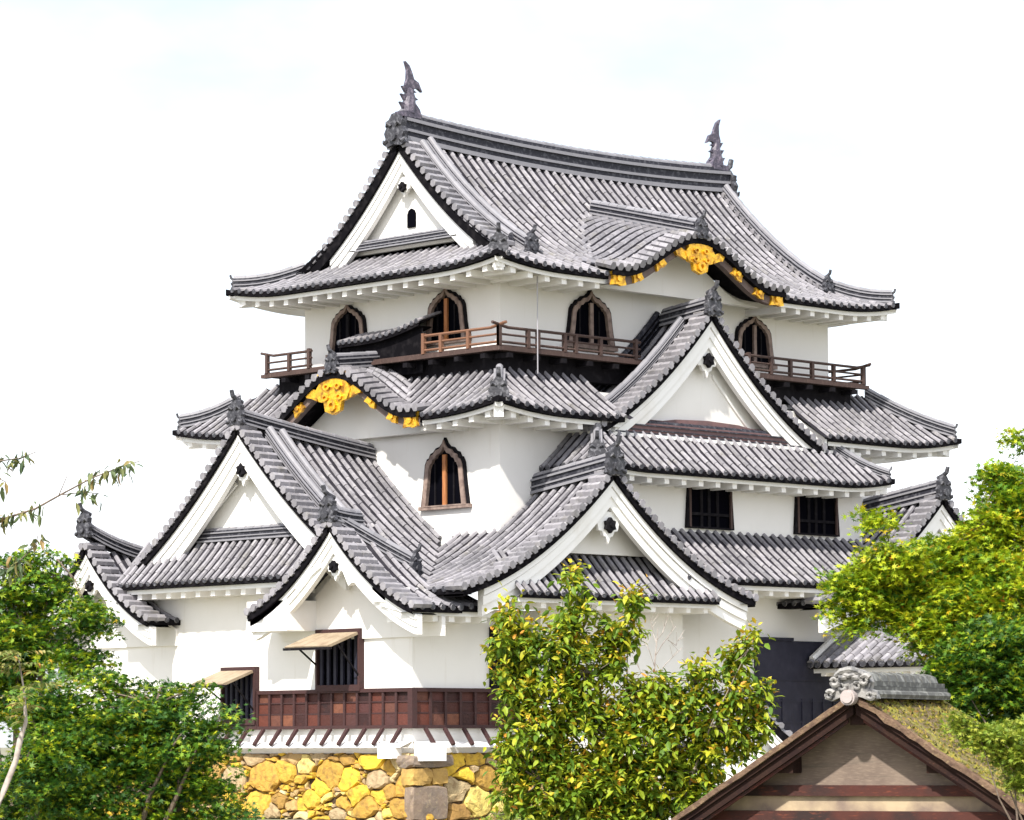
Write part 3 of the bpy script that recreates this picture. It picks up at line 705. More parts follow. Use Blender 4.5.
def slit_window(x0, x1, z0, z1, y, label):
    M = fmap(((x0+x1)/2, y, z0), XP, -YP); w_ = (x1-x0); h = z1-z0; mb = MB()
    outer = [(-.5*w_, 0), (.5*w_, 0), (.46*w_, .6*h), (.43*w_, .86*h), (.36*w_, .98*h), (0, 1.02*h), (-.36*w_, .98*h), (-.43*w_, .86*h), (-.46*w_, .6*h)]
    inner = [(x*.90, .03*h+z*.93) for x, z in outer]
    mb.ring(outer, inner, M, 0, .1, 0); root = build('window', mb, BLACKW, keep, label)
    g = MB(); g.prism(inner, M, -.02, .03, 0); build('dark_opening', g, VOID, root)
    g = MB()
    for u in (-.2, -.04, .14): g.box(M(u*w_, .03*h, .035), (.1, 0, 0), (0, -.03, 0), (0, 0, h*.86))
    g.box(M(-.4*w_, .22*h, .04), (.8*w_, 0, 0), (0, -.045, 0), (0, 0, .07)); build('window_bars', g, BLACKW, root)
    g = MB(); 
    for sg in (-1, 1): g.box(M(sg*.435*w_-.04, .02*h, .07), (.07, 0, 0), (0, -.05, 0), (0, 0, .8*h))
    build('window_jamb', g, BROWN, root)
slit_window(4.72, 6.52, 7.18, 8.72, -1.9, 'dark window on the bay left side under the big gable')
slit_window(8.95, 10.75, 7.18, 8.72, -1.9, 'dark window on the bay right side near the tree')

# ================= generic gabled roof
def gabled(C2, a, l, pf, hwl, hwr, len_l, len_r, label, lo_l=const(0), lo_r=const(0), zcut=None, setb=.75, zb=None, bl=None, br=None, vl=None, vr=None, rback=3., onis=.6, pend=.5, sp=.335, w0=.42, w1=.6, ridge_h=.42, drop=.22, ridge_rise=0., pdrop=.15, tilt=0., caps_l=None, caps_r=None, hi_l=None, hi_r=None, build_face=True):
    """gable roof. C2 verge centre, a inward, l lateral (left negative). pf(s). len = depth of the slopes along a."""
    mb = MB(); C2 = np.array(C2, float)
    zz = lambda hw: (lambda e, d: pf(hw-d)-tilt*min(1, e/rback)*(d/hw))
    patch(mb, C2-l*hwl, a, l, .0, len_l, zz(hwl), lo_l, hi_l or const(hwl), sp=sp, caps=caps_l)
    patch(mb, C2+l*hwr, a, -l, .0, len_r, zz(hwr), lo_r, hi_r or const(hwr), sp=sp, caps=caps_r)
    verge(mb, C2, l, a, pf, -.05, -(vl or hwl)); verge(mb, C2, l, a, pf, .05, (vr or hwr))
    root = build('roof', mb, TM, keep, label)
    q = MB(); zr = pf(0)
    P = [(C2[0]+a[0]*t, C2[1]+a[1]*t, zr-.03+ridge_rise*(1-t/rback)**2-tilt*t/rback) for t in np.linspace(.1, rback, 6)]
    ridge(q, P, .42, ridge_h, .1); build('ridge', q, RM, root)
    oni('ridge_end_tile', (C2[0]+a[0]*.02, C2[1]+a[1]*.02, zr-.02+ridge_rise), -a, onis, root)
    if not build_face: return root, None
    g = MB(); gable_wall(g, C2, l, a, pf, setb, drop, zb, hwl-.1, hwr-.1)
    gab = build('gable', g, PLASTER, keep, None)
    for sg, hw in ((-1, bl or hwl), (1, br or hwr)): bargeboard(gab, C2, l, a, pf, 0, sg*hw, w0=w0, w1=w1)
    pendant(gab, C2+a*.34, l, -a, pf(0)-.62-pdrop, pend*1.1); boss(gab, C2+a*.24, l, -a, pf(0)-.62-pdrop-pend*.62, .16*pend/.45)
    return root, gab

# --- big gable on the long face
pfB = prof(12.82, 9.5, GH, .42)
loB = const(0)
rB, gB = gabled((GX, -2.0), YP, XP, pfB, GH, GH, 2.0, 2.0, 'big triangular gable roof in front of the balcony', zb=9.52, tilt=.2, pdrop=.28, setb=.55, rback=1.75, onis=.62, pend=.55, w0=.5, w1=.6, ridge_h=.40, drop=.3,
    caps_l=lambda e: False, caps_r=lambda e: False)
P_ = [(GX-s, -.1, pfB(s)-.2*(1-s/GH)+.02) for s in np.linspace(.1, 3.3, 9)]; mb = MB(); ridge(mb, P_, .3, .42, .08); build('back_ridge', mb, [RIDGE_D, DARK], rB)
gB['label'] = 'big white triangular gable face with a black flower boss'
for sg in (-1, 1): drop_ridge(0, .35, GH-.5, sg, pfB, (GX, -2.0), YP, XP, .85, rB, .26, .2, .05)
# plaster inner moulding on the gable face
mb = MB(); M = fmap((GX, -1.45, 0), XP, -YP)
for sg in (-1, 1):
    mb = MB(); S = np.linspace(.5, 3.2, 14)
    for s, s_ in zip(S[:-1], S[1:]):
        mb.prism([(sg*s, pfB(s)-1.02), (sg*s_, pfB(s_)-1.02), (sg*s_, pfB(s_)-1.12), (sg*s, pfB(s)-1.12)][::sg], M, 0, .05)
    build('gable_moulding', mb, TRIM, gB)
# pent roof under it
BX0, BXE = .45, 11.95; LB = BXE-BX0
fB = lambda d: .78*d+.08*d*d
zBp = hipz(0, LB, 8.52, fB, .2, 2., 1.6)
mb = MB(); O = np.array([BX0, -2.95])
patch(mb, O, XP, YP, 0, LB, zBp, const(0), lambda e: min(1.28, e, LB-e), sp=.315)
patch(mb, np.array([BX0, -2.95]), YP, XP, 0, 2.0, lambda e, d: 8.52+fB(d)+.2*max(0, 1-e/2.)**2*max(0, 1-d/1.6), const(0), lambda e: min(1.28, e), sp=.3)
patch(mb, np.array([BXE, -2.95]), YP, -XP, 0, 2.0, lambda e, d: 8.52+fB(d)+.2*max(0, 1-e/2.)**2*max(0, 1-d/1.6), const(0), lambda e: min(1.28, e), sp=.3)
roofB = build('roof', mb, TM, keep, 'pent roof across the bay below the big gable')
mb = MB(); soffit(mb, O, XP, YP, 0, LB, zBp, 1.0, drop=.15); soffit(mb, O, YP, XP, 0, 2.0, lambda e, d: 8.52+.2*max(0, 1-e/2.)**2, 1.0, drop=.15)
mb.beam((BXE-.18, -2.8, 8.45), (BXE-1.1, -1.9, 8.5), .2, .26)
eavB = build('eave', mb, TRIM, keep, 'white plastered underside of the bay pent roof')
rafters(eavB, O, XP, YP, .8, LB-.5, zBp, 1.0, .55, drop=.15)
hip_ridge((BX0+1.25, -1.7, 8.52+fB(1.25)+.02), (BX0+.12, -2.83, 8.74), roofB, size=.5, h=.2)
hip_ridge((BXE-1.25, -1.7, 8.52+fB(1.25)+.02), (BXE-.12, -2.83, 8.74), roofB, size=.3, h=.2)
mb = MB(); ridge(mb, [(2.2, -1.72, 9.50), (5.8, -1.72, 9.50), (9.6, -1.72, 9.50)], .3, .30, .08)
mb.box((3.2, -1.62, 9.8), (5.2, 0, 0), (0, .2, 0), (0, 0, .12), 1)
build('ridge', mb, [RIDGE_D, mat('rusty_ridge', (.16, .09, .09), .8, noise=(5, (.09, .06, .065), .4, .8), island=.2)], roofB)
mb = MB(); mb.prism([(-2.6, 9.80), (2.6, 9.80), (1.2, 9.98), (0, 10.02), (-1.2, 9.98)], fmap((5.9, -1.6, 0), XP, -YP), 0, .06); build('foot_board', mb, bpy.data.materials['rusty_ridge'], gB)

# --- left big gable
LGX = -5.5
pfL = prof(9.55, 4.88, 7.05, .62)
RGX, RGY = .3, -3.7
pfR = prof(8.28, 5.28, 5.1, .6)
def sL(z):      # s of left roof at height z
    lo, hi = 0., 7.05
    for _ in range(30):
        q = (lo+hi)/2
        if pfL(q) > z: lo = q
        else: hi = q
    return lo
def sR(z):
    lo, hi = 0., 5.1
    for _ in range(30):
        q = (lo+hi)/2
        if pfR(q) > z: lo = q
        else: hi = q
    return lo
# left roof's right slope: d from eave (y=CY-7.05); for x beyond the valley start at the valley
def loL(e):
    x = LGX+e; s = RGX-x
    if x < -3.3: return 0
    if s > 5.1: return 0
    return 7.05-sL(pfR(max(s, 0)))
def loR(e):     # right gable's left slope, e = y - RGY
    y = RGY+e; s = CY-y
    if s > 7.05: return 0
    zz = pfL(s)
    return 0 if zz < 5.3 else 5.1-sR(zz)
def hiL(e): return 7.05
rL, gL = gabled((LGX, CY), XP, -YP, pfL, 4.05, 7.05, 4.55, 4.55, 'large left gable roof of grey tiles running back to the middle storey', lo_r=loL, zb=6.95, tilt=.55, setb=.6, bl=3.9, br=3.9, vl=4.05, vr=4.2, rback=4.5, onis=.6, pend=.5, w0=.5, w1=.62, ridge_h=.32, ridge_rise=.1, drop=.3, caps_l=lambda e: False,
    caps_r=lambda e: loL(e) < .02)
gL['label'] = 'large white triangular gable on the left with pent roof at its foot'
drop_ridge(0, .3, 4.1, 1, pfL, (LGX, CY), XP, -YP, .85, rL, .3, .24, .05); drop_ridge(0, .3, 4.3, 1, pfL, (LGX, CY), XP, -YP, 1.25, rL, .26, .2, .05)
drop_ridge(0, .3, 3.9, -1, pfL, (LGX, CY), XP, -YP, .85, rL, .28, .22, .05)
M = fmap((LGX+.55, CY, 0), -YP, -XP)
for sg in (-1, 1):
    mb = MB(); mb.prism([(sg*.55, 8.15), (sg*2.05, 7.05), (sg*2.25, 7.05), (sg*.7, 8.3)][::sg], M, 0, .05); build('gable_moulding', mb, TRIM, gL)
# pent below left gable
zPl = lambda e, d: 5.72+.92*d+.12*d*d
mb = MB(); O = np.array([-5.95, 1.0]); LP = 7.0
patch(mb, O, YP, XP, 0, LP, zPl, const(0), const(1.08), sp=.28)
rP = build('roof', mb, TM, keep, 'pent roof at the foot of the large left gable')
mb = MB(); soffit(mb, O, YP, XP, 0, LP, zPl, .97, miter=False); eP = build('eave', mb, TRIM, keep, 'white plastered eave under the left pent roof'); rafters(eP, O, YP, XP, .4, LP-.2, zPl, .95, .5)
mb = MB(); ridge(mb, [(-4.93, 1.4, 6.76), (-4.93, 4, 6.76), (-4.93, 6.6, 6.76)], .3, .28, .07); build('ridge', mb, RM, rP)

# --- the two low gables on the left face
pfM = prof(6.92, 4.84, 2.95, .55)
rM, gM = gabled((-6.1, -.38), XP, -YP, pfM, 2.95, 2.95, 1.15, 1.6, 'low gable roof over the front left corner', zb=4.2, setb=1.03, rback=1.0, onis=.6, pend=.42, w0=.36, w1=.46, ridge_h=.3, drop=.22, ridge_rise=.1)
gM['label'] = 'low white gable above the awning window at the front corner'
mb = MB(); ridge(mb, [(-5.9, -.36, 6.88), (-5.3, -.62, 6.55), (-4.8, -1.0, 6.2), (-4.35, -1.45, 5.85)], .34, .28, .09); build('descending_ridge', mb, RM, rM)
oni('ridge_end_tile', (-4.3, -1.5, 5.75), (.3, -1), .5, rM)
pfLL = prof(6.8, 4.82, 2.6, .55)
rLL, gLL = gabled((-6.1, 9.1), XP, -YP, pfLL, 2.6, 2.6, 1.6, 1.6, 'low gable roof at the far left end', zb=4.2, tilt=.3, setb=1.03, rback=1.9, onis=.6, pend=.42, w0=.36, w1=.46, ridge_h=.3, drop=.22, ridge_rise=.3)
gLL['label'] = 'low white gable at the far left above the trees'
# plastered purlin boxes under the low gables
for (y, z0, z1, g) in ((1.75, 4.42, 5.15, gM), (-2.1, 5.0, 5.35, gM), (8.0, 4.95, 5.3, gLL), (10.3, 4.8, 5.3, gLL)):
    mb = MB(); mb.box((-6.0, y-.55 if g is gM and y > 0 else y-.2, z0), (1.05, 0, 0), (0, 1.5 if g is gM and y > 0 else .45, 0), (0, 0, z1-z0))
    build('purlin_box', mb, TRIM, g)
mb = MB()
for y in (-.75, 0.05):
    mb = MB(); mb.beam((-5.9, y, 5.95), (-5.9, y+(.9 if y > -.3 else -.3), 5.45), .14, .16, up=(1, 0, 0)); build('gable_strut', mb, TRIM, gM)
# eave of the corner along the right face
zMe = lambda e, d: 4.86
mb = MB(); O = np.array([-6.0, -3.33]); soffit(mb, O, XP, YP, 0, 2.6, zMe, 1.2, miter=False, drop=.14); eM = build('eave', mb, TRIM, keep, 'white plastered eave at the front corner'); rafters(eM, O, XP, YP, .3, 2.4, zMe, 1.15, .5, drop=.14)

# --- right gable, front
rR, gR = gabled((RGX, RGY), YP, XP, pfR, 5.1, 5.1, 4.25, 1.9, 'front gable roof on the right face above the bronze leaved tree', lo_l=loR, zb=6.3, tilt=.42, pdrop=.34, setb=.75, rback=3.0, onis=.66, pend=.55, bl=4.35, br=4.9, w0=.5, w1=.62, ridge_h=.44, drop=.3,
    caps_l=lambda e: loR(e) < .02)
gR['label'] = 'white gable face with black boss in front of the bay windows'
drop_ridge(0, .3, 4.6, 1, pfR, (RGX, RGY), YP, XP, .8, rR, .26, .2, .05)
mb = MB(); M_ = fmap((RGX, -2.0, 0), XP, -YP)
# pent below right gable
zPr = lambda e, d: 5.24+.9*d+.1*d*d
mb = MB(); O = np.array([-3.0, -3.78]); LPR = 6.95
patch(mb, O, XP, YP, 0, LPR, zPr, const(0), const(1.02), sp=.28)
rPr = build('roof', mb, TM, keep, 'dark pent roof inside the front right gable')
mb = MB(); soffit(mb, O, XP, YP, 0, LPR, zPr, 1.1, miter=False, drop=.15); ePr = build('eave', mb, TRIM, keep, 'white plastered eave inside the front right gable'); rafters(ePr, O, XP, YP, .3, LPR-.3, zPr, 1.0, .55, drop=.15)

# --- pent roof between the two right gables
zP1 = lambda e, d: 5.78+.70*d+.06*d*d
mb = MB(); O = np.array([3.0, -3.55]); LP1 = 8.6
patch(mb, O, XP, YP, 0, LP1, zP1, const(0), const(1.66), sp=.315)
rP1 = build('roof', mb, TM, keep, 'pent roof on the ground storey between the two right gables')
mb = MB(); soffit(mb, O, XP, YP, 1.6, LP1-1, zP1, 1.4, miter=False); eP1 = build('eave', mb, TRIM, keep, 'white plastered eave above the dark door'); rafters(eP1, O, XP, YP, 2.2, LP1-1.6, zP1, 1.35, .55)

# --- far right gable
rF, gF = gabled((13.1, RGY), YP, XP, pfR, 5.1, 5.1, 3.2, 3.2, 'far right gable roof half hidden by the yellow green maple', zb=5.4, tilt=.5, pdrop=.34, setb=.75, rback=3.4, onis=.6, pend=.55, bl=4.9, br=4.9, w0=.5, w1=.62, ridge_h=.44, drop=.3)
gF['label'] = 'white gable face behind the maple crown at far right'

# --- ground storey fittings
# lattice board band on both faces
def band(P, l, n, L, label):
    M = fmap(P, l, n); l3 = np.array([*l, 0]); n3 = np.array([*n, 0]); root = MB()
    mb = MB(); nb = int(L/.44)
    for i in range(nb):
        u = L*i/nb
        for k in range(3):
            mb.box(M(u+.02, .08+k*.27, .0), l3*(L/nb-.03), n3*(.05+.015*(2-k)), (0, 0, .262))
    o = build('lattice_panel', mb, REDBOARD, keep, label)
    q = MB()
    q.box(M(0, .86, 0), l3*L, n3*.13, (0, 0, .09)); q.box(M(0, 0, 0), l3*L, n3*.13, (0, 0, .08))
    for i in range(nb+1): q.box(M(L*i/nb-.035, .08, .0), l3*.07, n3*.115, (0, 0, .78))
    for k in (1, 2): q.box(M(0, .075+k*.27, .0), l3*L, n3*.085, (0, 0, .035))
    build('batten_frame', q, REDFRAME, o)
band((-5.0, 3.36, 2.06), -YP, -XP, 5.51, 'red brown lattice board panel on the left face above the stones')
mb = MB(); mb.box((-5.13, 3.37, 2.06), (.13, 0, 0), (0, 4.2, 0), (0, 0, .13)); build('sill_board', mb, REDFRAME, keep)
band((-5.0, -2.15, 2.06), XP, -YP, 3.4, 'darker lattice board panel on the right face above the stones')
mb = MB(); mb.box((-5.14, -2.29, 2.06), (.16, 0, 0), (0, .16, 0), (0, 0, .95)); build('corner_post', mb, REDFRAME, keep)
# plaster foot with slanting drip boards
mb = MB(); drips = []
for (P, l, n, L) in (((-5.0, 6.5, 1.62), -YP, -XP, 8.65), ((-5.0, -2.15, 1.62), XP, -YP, 5.5)):
    M = fmap(P, l, n)
    ex = .13
    u0, u1 = (-ex, L) if n[1] < 0 else (0, L+ex)      # mitred at the corner
    b0, b1 = (0, L)
    mb.add([M(u0, ex, .17), M(u1, ex, .17), M(b1, .0, .40), M(b0, .0, .40), M(u1, ex, .12), M(u0, ex, .12), M(b1, .0, .14), M(b0, .0, .14)], [(0, 1, 2, 3), (1, 0, 5, 4), (4, 5, 7, 6)], 0)
    for u in np.arange(.3, L-.1, .62):
        q = MB(); q.beam(M(u, .44, .12), M(u, .06, .43), .09, .07, 0); drips.append(q)
build('plaster_foot', mb, TRIM, keep)
for q in drips: build('drip_board', q, REDFRAME, keep)
for o_, s_ in (((-5.50, -1.98, 1.36), (.3, .5, .36)), ((-5.2, -2.72, 1.30), (.75, .3, .42))):
    mb = MB(); mb.box(o_, (s_[0], 0, 0), (0, s_[1], 0), (0, 0, s_[2])); build('plaster_block', mb, TRIM, keep)
def awning(y0, y1, z0, z1, label):
    w_ = y0-y1; h = z1-z0; M = fmap((-5.0, y0, z0), -YP, -XP); l3 = np.array([0, -1., 0]); n3 = np.array([-1., 0, 0])
    fr = MB(); fr.ring([(0, -.1), (w_, -.1), (w_, h+.09), (0, h+.09)], [(.07, .05), (w_-.07, .05), (w_-.07, h-.08), (.07, h-.08)], M, 0, .16, 0)
    root = build('window', fr, REDFRAME, keep, label)
    g = MB(); g.prism([(.05, 0), (w_-.05, 0), (w_-.05, h-.05), (.05, h-.05)], M, -.02, .03); build('dark_opening', g, VOID, root)
    g = MB()
    for i in range(6): g.box(M(.12+i*(w_-.24)/5.5, .04, .05), l3*.09, n3*.06, (0, 0, h-.12))
    build('window_bars', g, NAVY, root)
    g = MB(); a = np.array(M(.02, h-.06, .17)); s_ = n3*.95+np.array([0, 0, -.34]); up_ = np.array([.34, 0, .95])*-.0
    nb = 5
    for i in range(nb): g.box(a+l3*(w_-.04)*i/nb, l3*((w_-.04)/nb-.012), s_, np.array([-.03, 0, .06]))
    build('shutter', g, AWN, root, 'pale board shutter propped open')
    g = MB(); g.beam(M(.03, h*.42, .16), M(.03, h-.30, .82), .035, .035); g.beam(M(w_-.05, h*.2, .14), M(w_-.05, h-.30, .82), .035, .035); g.beam(a+s_+l3*-.06, a+s_+l3*(w_+.05), .06, .06); build('shutter_prop', g, BLACKW, root)
awning(1.14, -.46, 3.06, 4.36, 'dark barred window with its shutter propped open under the low gable')
awning(4.72, 3.40, 2.28, 3.52, 'dark barred window with its shutter propped open beside the lattice band')
mb = MB(); M = fmap((-2.5, -2.15, 2.98), XP, -YP); mb.ring([(0, 0), (1.3, 0), (1.3, 1.5), (0, 1.5)], [(.12, .1), (1.2, .1), (1.2, 1.4), (.12, 1.4)], M, 0, .12); wr = build('window', mb, BLACKW, keep, 'dark framed window behind the bronze leaved tree')
mb = MB(); mb.prism([(.1, .05), (1.22, .05), (1.22, 1.42), (.1, 1.42)], M, -.02, .04); build('dark_opening', mb, VOID, wr)
# dark plated doors
mb = MB(); l = XP
mb.box((7.05, -2.30, 1.7), (1.3, 0, 0), (0, .2, 0), (0, 0, 2.64)); mb.box((8.37, -2.26, 1.7), (2.4, 0, 0), (0, .15, 0), (0, 0, 2.64))
drn = build('door', mb, NAVY, keep, 'dark navy plated door in the ground storey wall')
mb = MB()
for z in (2.2, 2.75, 3.3): mb.box((7.05, -2.325, z), (1.3, 0, 0), (0, .024, 0), (0, 0, .05)); mb.box((8.37, -2.285, z), (2.4, 0, 0), (0, .024, 0), (0, 0, .05))
for x in np.arange(7.1, 10.6, .42): mb.box((x, -2.335 if x < 8.3 else -2.295, 1.72), (.05, 0, 0), (0, .03, 0), (0, 0, 1.1))
mb.box((7.0, -2.36, 4.34), (1.4, 0, 0), (0, .24, 0), (0, 0, .08)); build('door_battens', mb, NAVY, drn)
# lightning cable
mb = MB(); mb.tube([(.3, -1.04, 13.35), (.3, -1.04, 10.9)], .016, 6); mb.tube([(4.4, -2.20, 5.15), (3.83, -2.2, 4.3), (3.83, -2.2, 2.2)], .014, 6)
build('lightning_cable', mb, mat('cable', (.34, .33, .36), .5), keep)
if rafter_extra.v: build('rafter', rafter_extra, TRIM, keep, None, kind='stuff')

# ------------------------------------------------------------------ stone base (a wall of its own)
def stone_face(mb, M, L, H, seed, size=.55):
    """irregular fitted stones: clipped cells of jittered points, each domed"""
    rg = np.random.default_rng(seed); pts = []
    tries = 0
    while tries < 14000:
        p = (rg.uniform(-.3, L+.3), rg.uniform(-.3, H+.3)); r_ = size*(rg.uniform(.18, .36) if tries > 400 and rg.random() < .6 else rg.uniform(.6, 1.5)); tries += 1
        if all(math.hypot((p[0]-q[0])*.85, (p[1]-q[1])*1.15) > (r_+q[2])*.52 for q in pts): pts.append((p[0], p[1], r_))
    for i, (x, y, r_) in enumerate(pts):
        poly = [(-.0, -.0), (L, 0), (L, H), (0, H)]
        for j, (x2, y2, r2) in enumerate(pts):
            if i == j or math.hypot(x-x2, y-y2) > 2.2: continue
            dx, dy = x2-x, y2-y; dd = dx*dx+dy*dy
            t = .5+(r_*r_-r2*r2)/(2*dd); mxx, myy = x+dx*t, y+dy*t; out = []
            for a, b in zip(poly, poly[1:]+poly[:1]):
                fa = (a[0]-mxx)*dx+(a[1]-myy)*dy; fb = (b[0]-mxx)*dx+(b[1]-myy)*dy
                if fa <= 0: out.append(a)
                if fa*fb < 0:
                    q = fa/(fa-fb); out.append((a[0]+(b[0]-a[0])*q, a[1]+(b[1]-a[1])*q))
            poly = out
            if len(poly) < 3: break
        if len(poly) < 3: continue
        cx = sum(p[0] for p in poly)/len(poly); cy = sum(p[1] for p in poly)/len(poly)
        # subdivide the outline, roughen it
        fine = []
        for a, b in zip(poly, poly[1:]+poly[:1]):
            d = math.hypot(a[0]-b[0], a[1]-b[1])
            if d < .03: continue
            k = max(1, int(d/.09))
            for q in range(k): fine.append((a[0]+(b[0]-a[0])*q/k+rg.normal(0, .016), a[1]+(b[1]-a[1])*q/k+rg.normal(0, .016)))
        if len(fine) < 4: continue
        g = rg.uniform(.005, .018); dep = rg.uniform(.04, .15); tl = (rg.uniform(-.10, .10), rg.uniform(-.12, .12))
        rings = []
        for (f, w_) in ((1, -.05), (.985, dep*.5), (.86, dep), (.5, dep+.015)):
            ring_ = []
            for (u, v) in fine:
                rx, ry = u-cx, v-cy; d = math.hypot(rx, ry)+1e-6; s = max(.2, (d-g)/d)*f; jt = rg.normal(0, .035)
                ring_.append(M(cx+rx*s*(1+jt), cy+ry*s*(1+jt), w_+(rx*tl[0]+ry*tl[1])*f*(w_ > 0)+rg.normal(0, .006)*(w_ > 0)))
            rings.append(ring_)
        n = len(fine); vs = sum(rings, []); fs = []
        for k in range(3):
            for q in range(n): fs.append((k*n+q, k*n+(q+1) % n, (k+1)*n+(q+1) % n, (k+1)*n+q))
        fs.append(tuple(3*n+q for q in range(n)))
        mb.add(vs, fs, 0)
sw = thing('stone_wall', 'yellow and brown fitted stone base under the red lattice panels', 'stone wall', (-5.2, -2.3, -.1))
H_ = 1.58; bat = .18
def Ml(u, v, w_): return np.array([-5.08-bat*(1-v/H_)*1.2-w_, 12.0-u, -.1+v])
def Mr(u, v, w_): return np.array([-4.9+u, -2.25-bat*(1-v/H_)*1.2-w_, -.1+v])
mb = MB(); mb.box((-5.06, -2.22, -.4), (22.9, 0, 0), (0, 13.6, 0), (0, 0, 1.86))
mb.add([Ml(0, 0, 0), Ml(14.2, 0, 0), Ml(14.2, H_, 0), Ml(0, H_, 0)], [(0, 1, 2, 3)]); mb.add([Mr(-.3, 0, 0), Mr(22.5, 0, 0), Mr(22.5, H_, 0), Mr(-.3, H_, 0)], [(0, 1, 2, 3)])
build('wall_core', mb, MORTAR, sw)
AS = .70
mb = MB(); stone_face(mb, lambda u, v, w_: Ml(u/AS, v, w_), 14.42*AS, H_, 3, .30); build('stone_facing', mb, STONE, sw, 'yellow sunlit stones of the left face')
mb = MB(); stone_face(mb, lambda u, v, w_: Mr(u/AS-.1, v, w_), 22.3*AS, H_, 8, .30); build('stone_facing', mb, STONE, sw, 'brown shaded stones of the right face')
def rough_block(mb, o, sx, sy, sz, seed):
    rg = np.random.default_rng(seed); n = 4; ids = {}; vs = []
    for i in range(n+1):
        for j in range(n+1):
            for k in range(n+1):
                if 0 < i < n and 0 < j < n and 0 < k < n: continue
                p = np.array([i/n, j/n, k/n])-.5; c = np.sign(p)*np.minimum(np.abs(p), .5); rr_ = np.linalg.norm(c)
                p = c*(1-.10*max(0, rr_-.55)/.3)
                ids[(i, j, k)] = len(vs); vs.append(np.array(o)+(p+.5)*np.array([sx, sy, sz])+rg.normal(0, .012, 3))
    fs = []
    for a in range(3):
        for side in (0, n):
            for i in range(n):
                for j in range(n):
                    def idx(u, v):
                        t = [0, 0, 0]; t[a] = side; t[(a+1) % 3] = u; t[(a+2) % 3] = v; return ids[tuple(t)]
                    f = (idx(i, j), idx(i+1, j), idx(i+1, j+1), idx(i, j+1)); fs.append(f if side else f[::-1])
    mb.add(vs, fs, 0)
for (o, s, sd_) in (((-5.40, -2.60, -.08), (1.15, .34, .80), 1), ((-5.37, -2.57, 1.14), (1.35, .62, .30), 4), ((-5.37, -2.57, .74), (.62, .45, .39), 5), ((-4.73, -2.56, .76), (.5, .35, .37), 6)):
    mb = MB(); rough_block(mb, o, *s, sd_); build('corner_stone', mb, CORNER if sd_ < 5 else CORNER_Y, sw)

# ------------------------------------------------------------------ ground
def ground_z(x, y):
    d = math.hypot(x+5-4, y+2-4); c = math.hypot(x-CAM[0], y-CAM[1])
    near = max(abs(x-5)-12, abs(y-4)-8, 0)
    a = min(1, max(0, (near-1.5)/14)); a = a*a*(3-2*a)
    b = min(1, max(0, (c-6)/14)); b = b*b*(3-2*b)
    far = min(1, max(0, (d-150)/100))
    return -.1-1.9*a*b*(1-far)
GRAVEL = mat('gravel_and_grass', (.25, .22, .17), .95, noise=[(.25, (.07, .10, .03), .45, .6), (3, (.17, .15, .11), .4, .8)], bump=(30, .4))
mb = MB(); gx = list(np.linspace(-120, 120, 61)); gx = [-2500, -900, -300]+gx+[300, 900, 2500]
n = len(gx); vs = [(x, y, ground_z(x, y)) for y in gx for x in gx]
mb.add(vs, [(j*n+i, j*n+i+1, (j+1)*n+i+1, (j+1)*n+i) for j in range(n-1) for i in range(n-1)])
build('ground', mb, GRAVEL, kind='structure', smooth=True)

# ------------------------------------------------------------------ annex with tiled roof at the right
annex = thing('annex_building', 'low white annex with grey tiled lean roof beside the dark plated door', 'building', (10.5, -5, -.1))
AX = 9.0
zA = lambda e, d: 3.72+.62*d
mb = MB(); O = np.array([AX, -7.6]); patch(mb, O, YP, XP, 0, 5.25, zA, const(0), const(1.75), sp=.31, rr=.10)
mb.tube([(AX+.05, -2.42, 3.86), (AX+1.7, -2.42, 4.9)], .1, 6, 4)
ar = build('roof', mb, TM+[TRIM], annex); mb = MB(); ridge(mb, [(AX+1.7, -7.6, 4.72), (AX+1.7, -2.4, 4.72)], .4, .35, .1); build('ridge', mb, RM, ar)
mb = MB(); wallbox(mb, AX+.75, AX+2.7, -7.4, -4.0, -.4, 4.05); build('wall', mb, PLASTER, annex)
mb = MB(); soffit(mb, O, YP, XP, 0, 5.2, zA, .9, miter=False, drop=.16)
for y in np.arange(.3, 5.2, .5): mb.box((AX+.15, -7.6+y, 3.42), (.8, 0, 0), (0, .16, 0), (0, 0, .13))
build('eave', mb, TRIM, annex)

# ------------------------------------------------------------------ small gabled plaster wall behind the gate
FH = np.array([math.cos(YAW), math.sin(YAW)]); RH = np.array([math.sin(YAW), -math.cos(YAW)])
def gz(p): return ground_z(p[0], p[1])
dob = px2w(755, 742, 66)
dz = gz(dob)
sg_ = thing('plaster_wall', 'small white gabled wall end with tiled coping between tree and gate', 'wall', (dob[0], dob[1], dz))
th = R(-18); a2 = math.sin(th)*RH+math.cos(th)*FH; l2 = math.cos(th)*RH-math.sin(th)*FH
zt = px2w(755, 700, 66)[2]
pfd = prof(zt, zt-.85, .85, .2)
mb = MB(); C2 = np.array([dob[0], dob[1]])
patch(mb, C2-l2*.85, a2, l2, 0, 4., lambda e, d: pfd(.85-d), const(0), const(.85), sp=.26, rr=.06); patch(mb, C2+l2*.85, a2, -l2, 0, 4., lambda e, d: pfd(.85-d), const(0), const(.85), sp=.26, rr=.06)
verge(mb, C2, l2, a2, pfd, -.03, -.85, .3, .2, .06); verge(mb, C2, l2, a2, pfd, .03, .85, .3, .2, .06)
rf = build('roof', mb, TM, sg_)
mb = MB(); ridge(mb, [(*(C2+a2*.05), zt-.02), (*(C2+a2*4), zt-.02)], .26, .2, .06); build('ridge', mb, RM, rf)
mb = MB(); M = fmap((C2[0]+a2[0]*.2, C2[1]+a2[1]*.2, 0), l2, -a2)
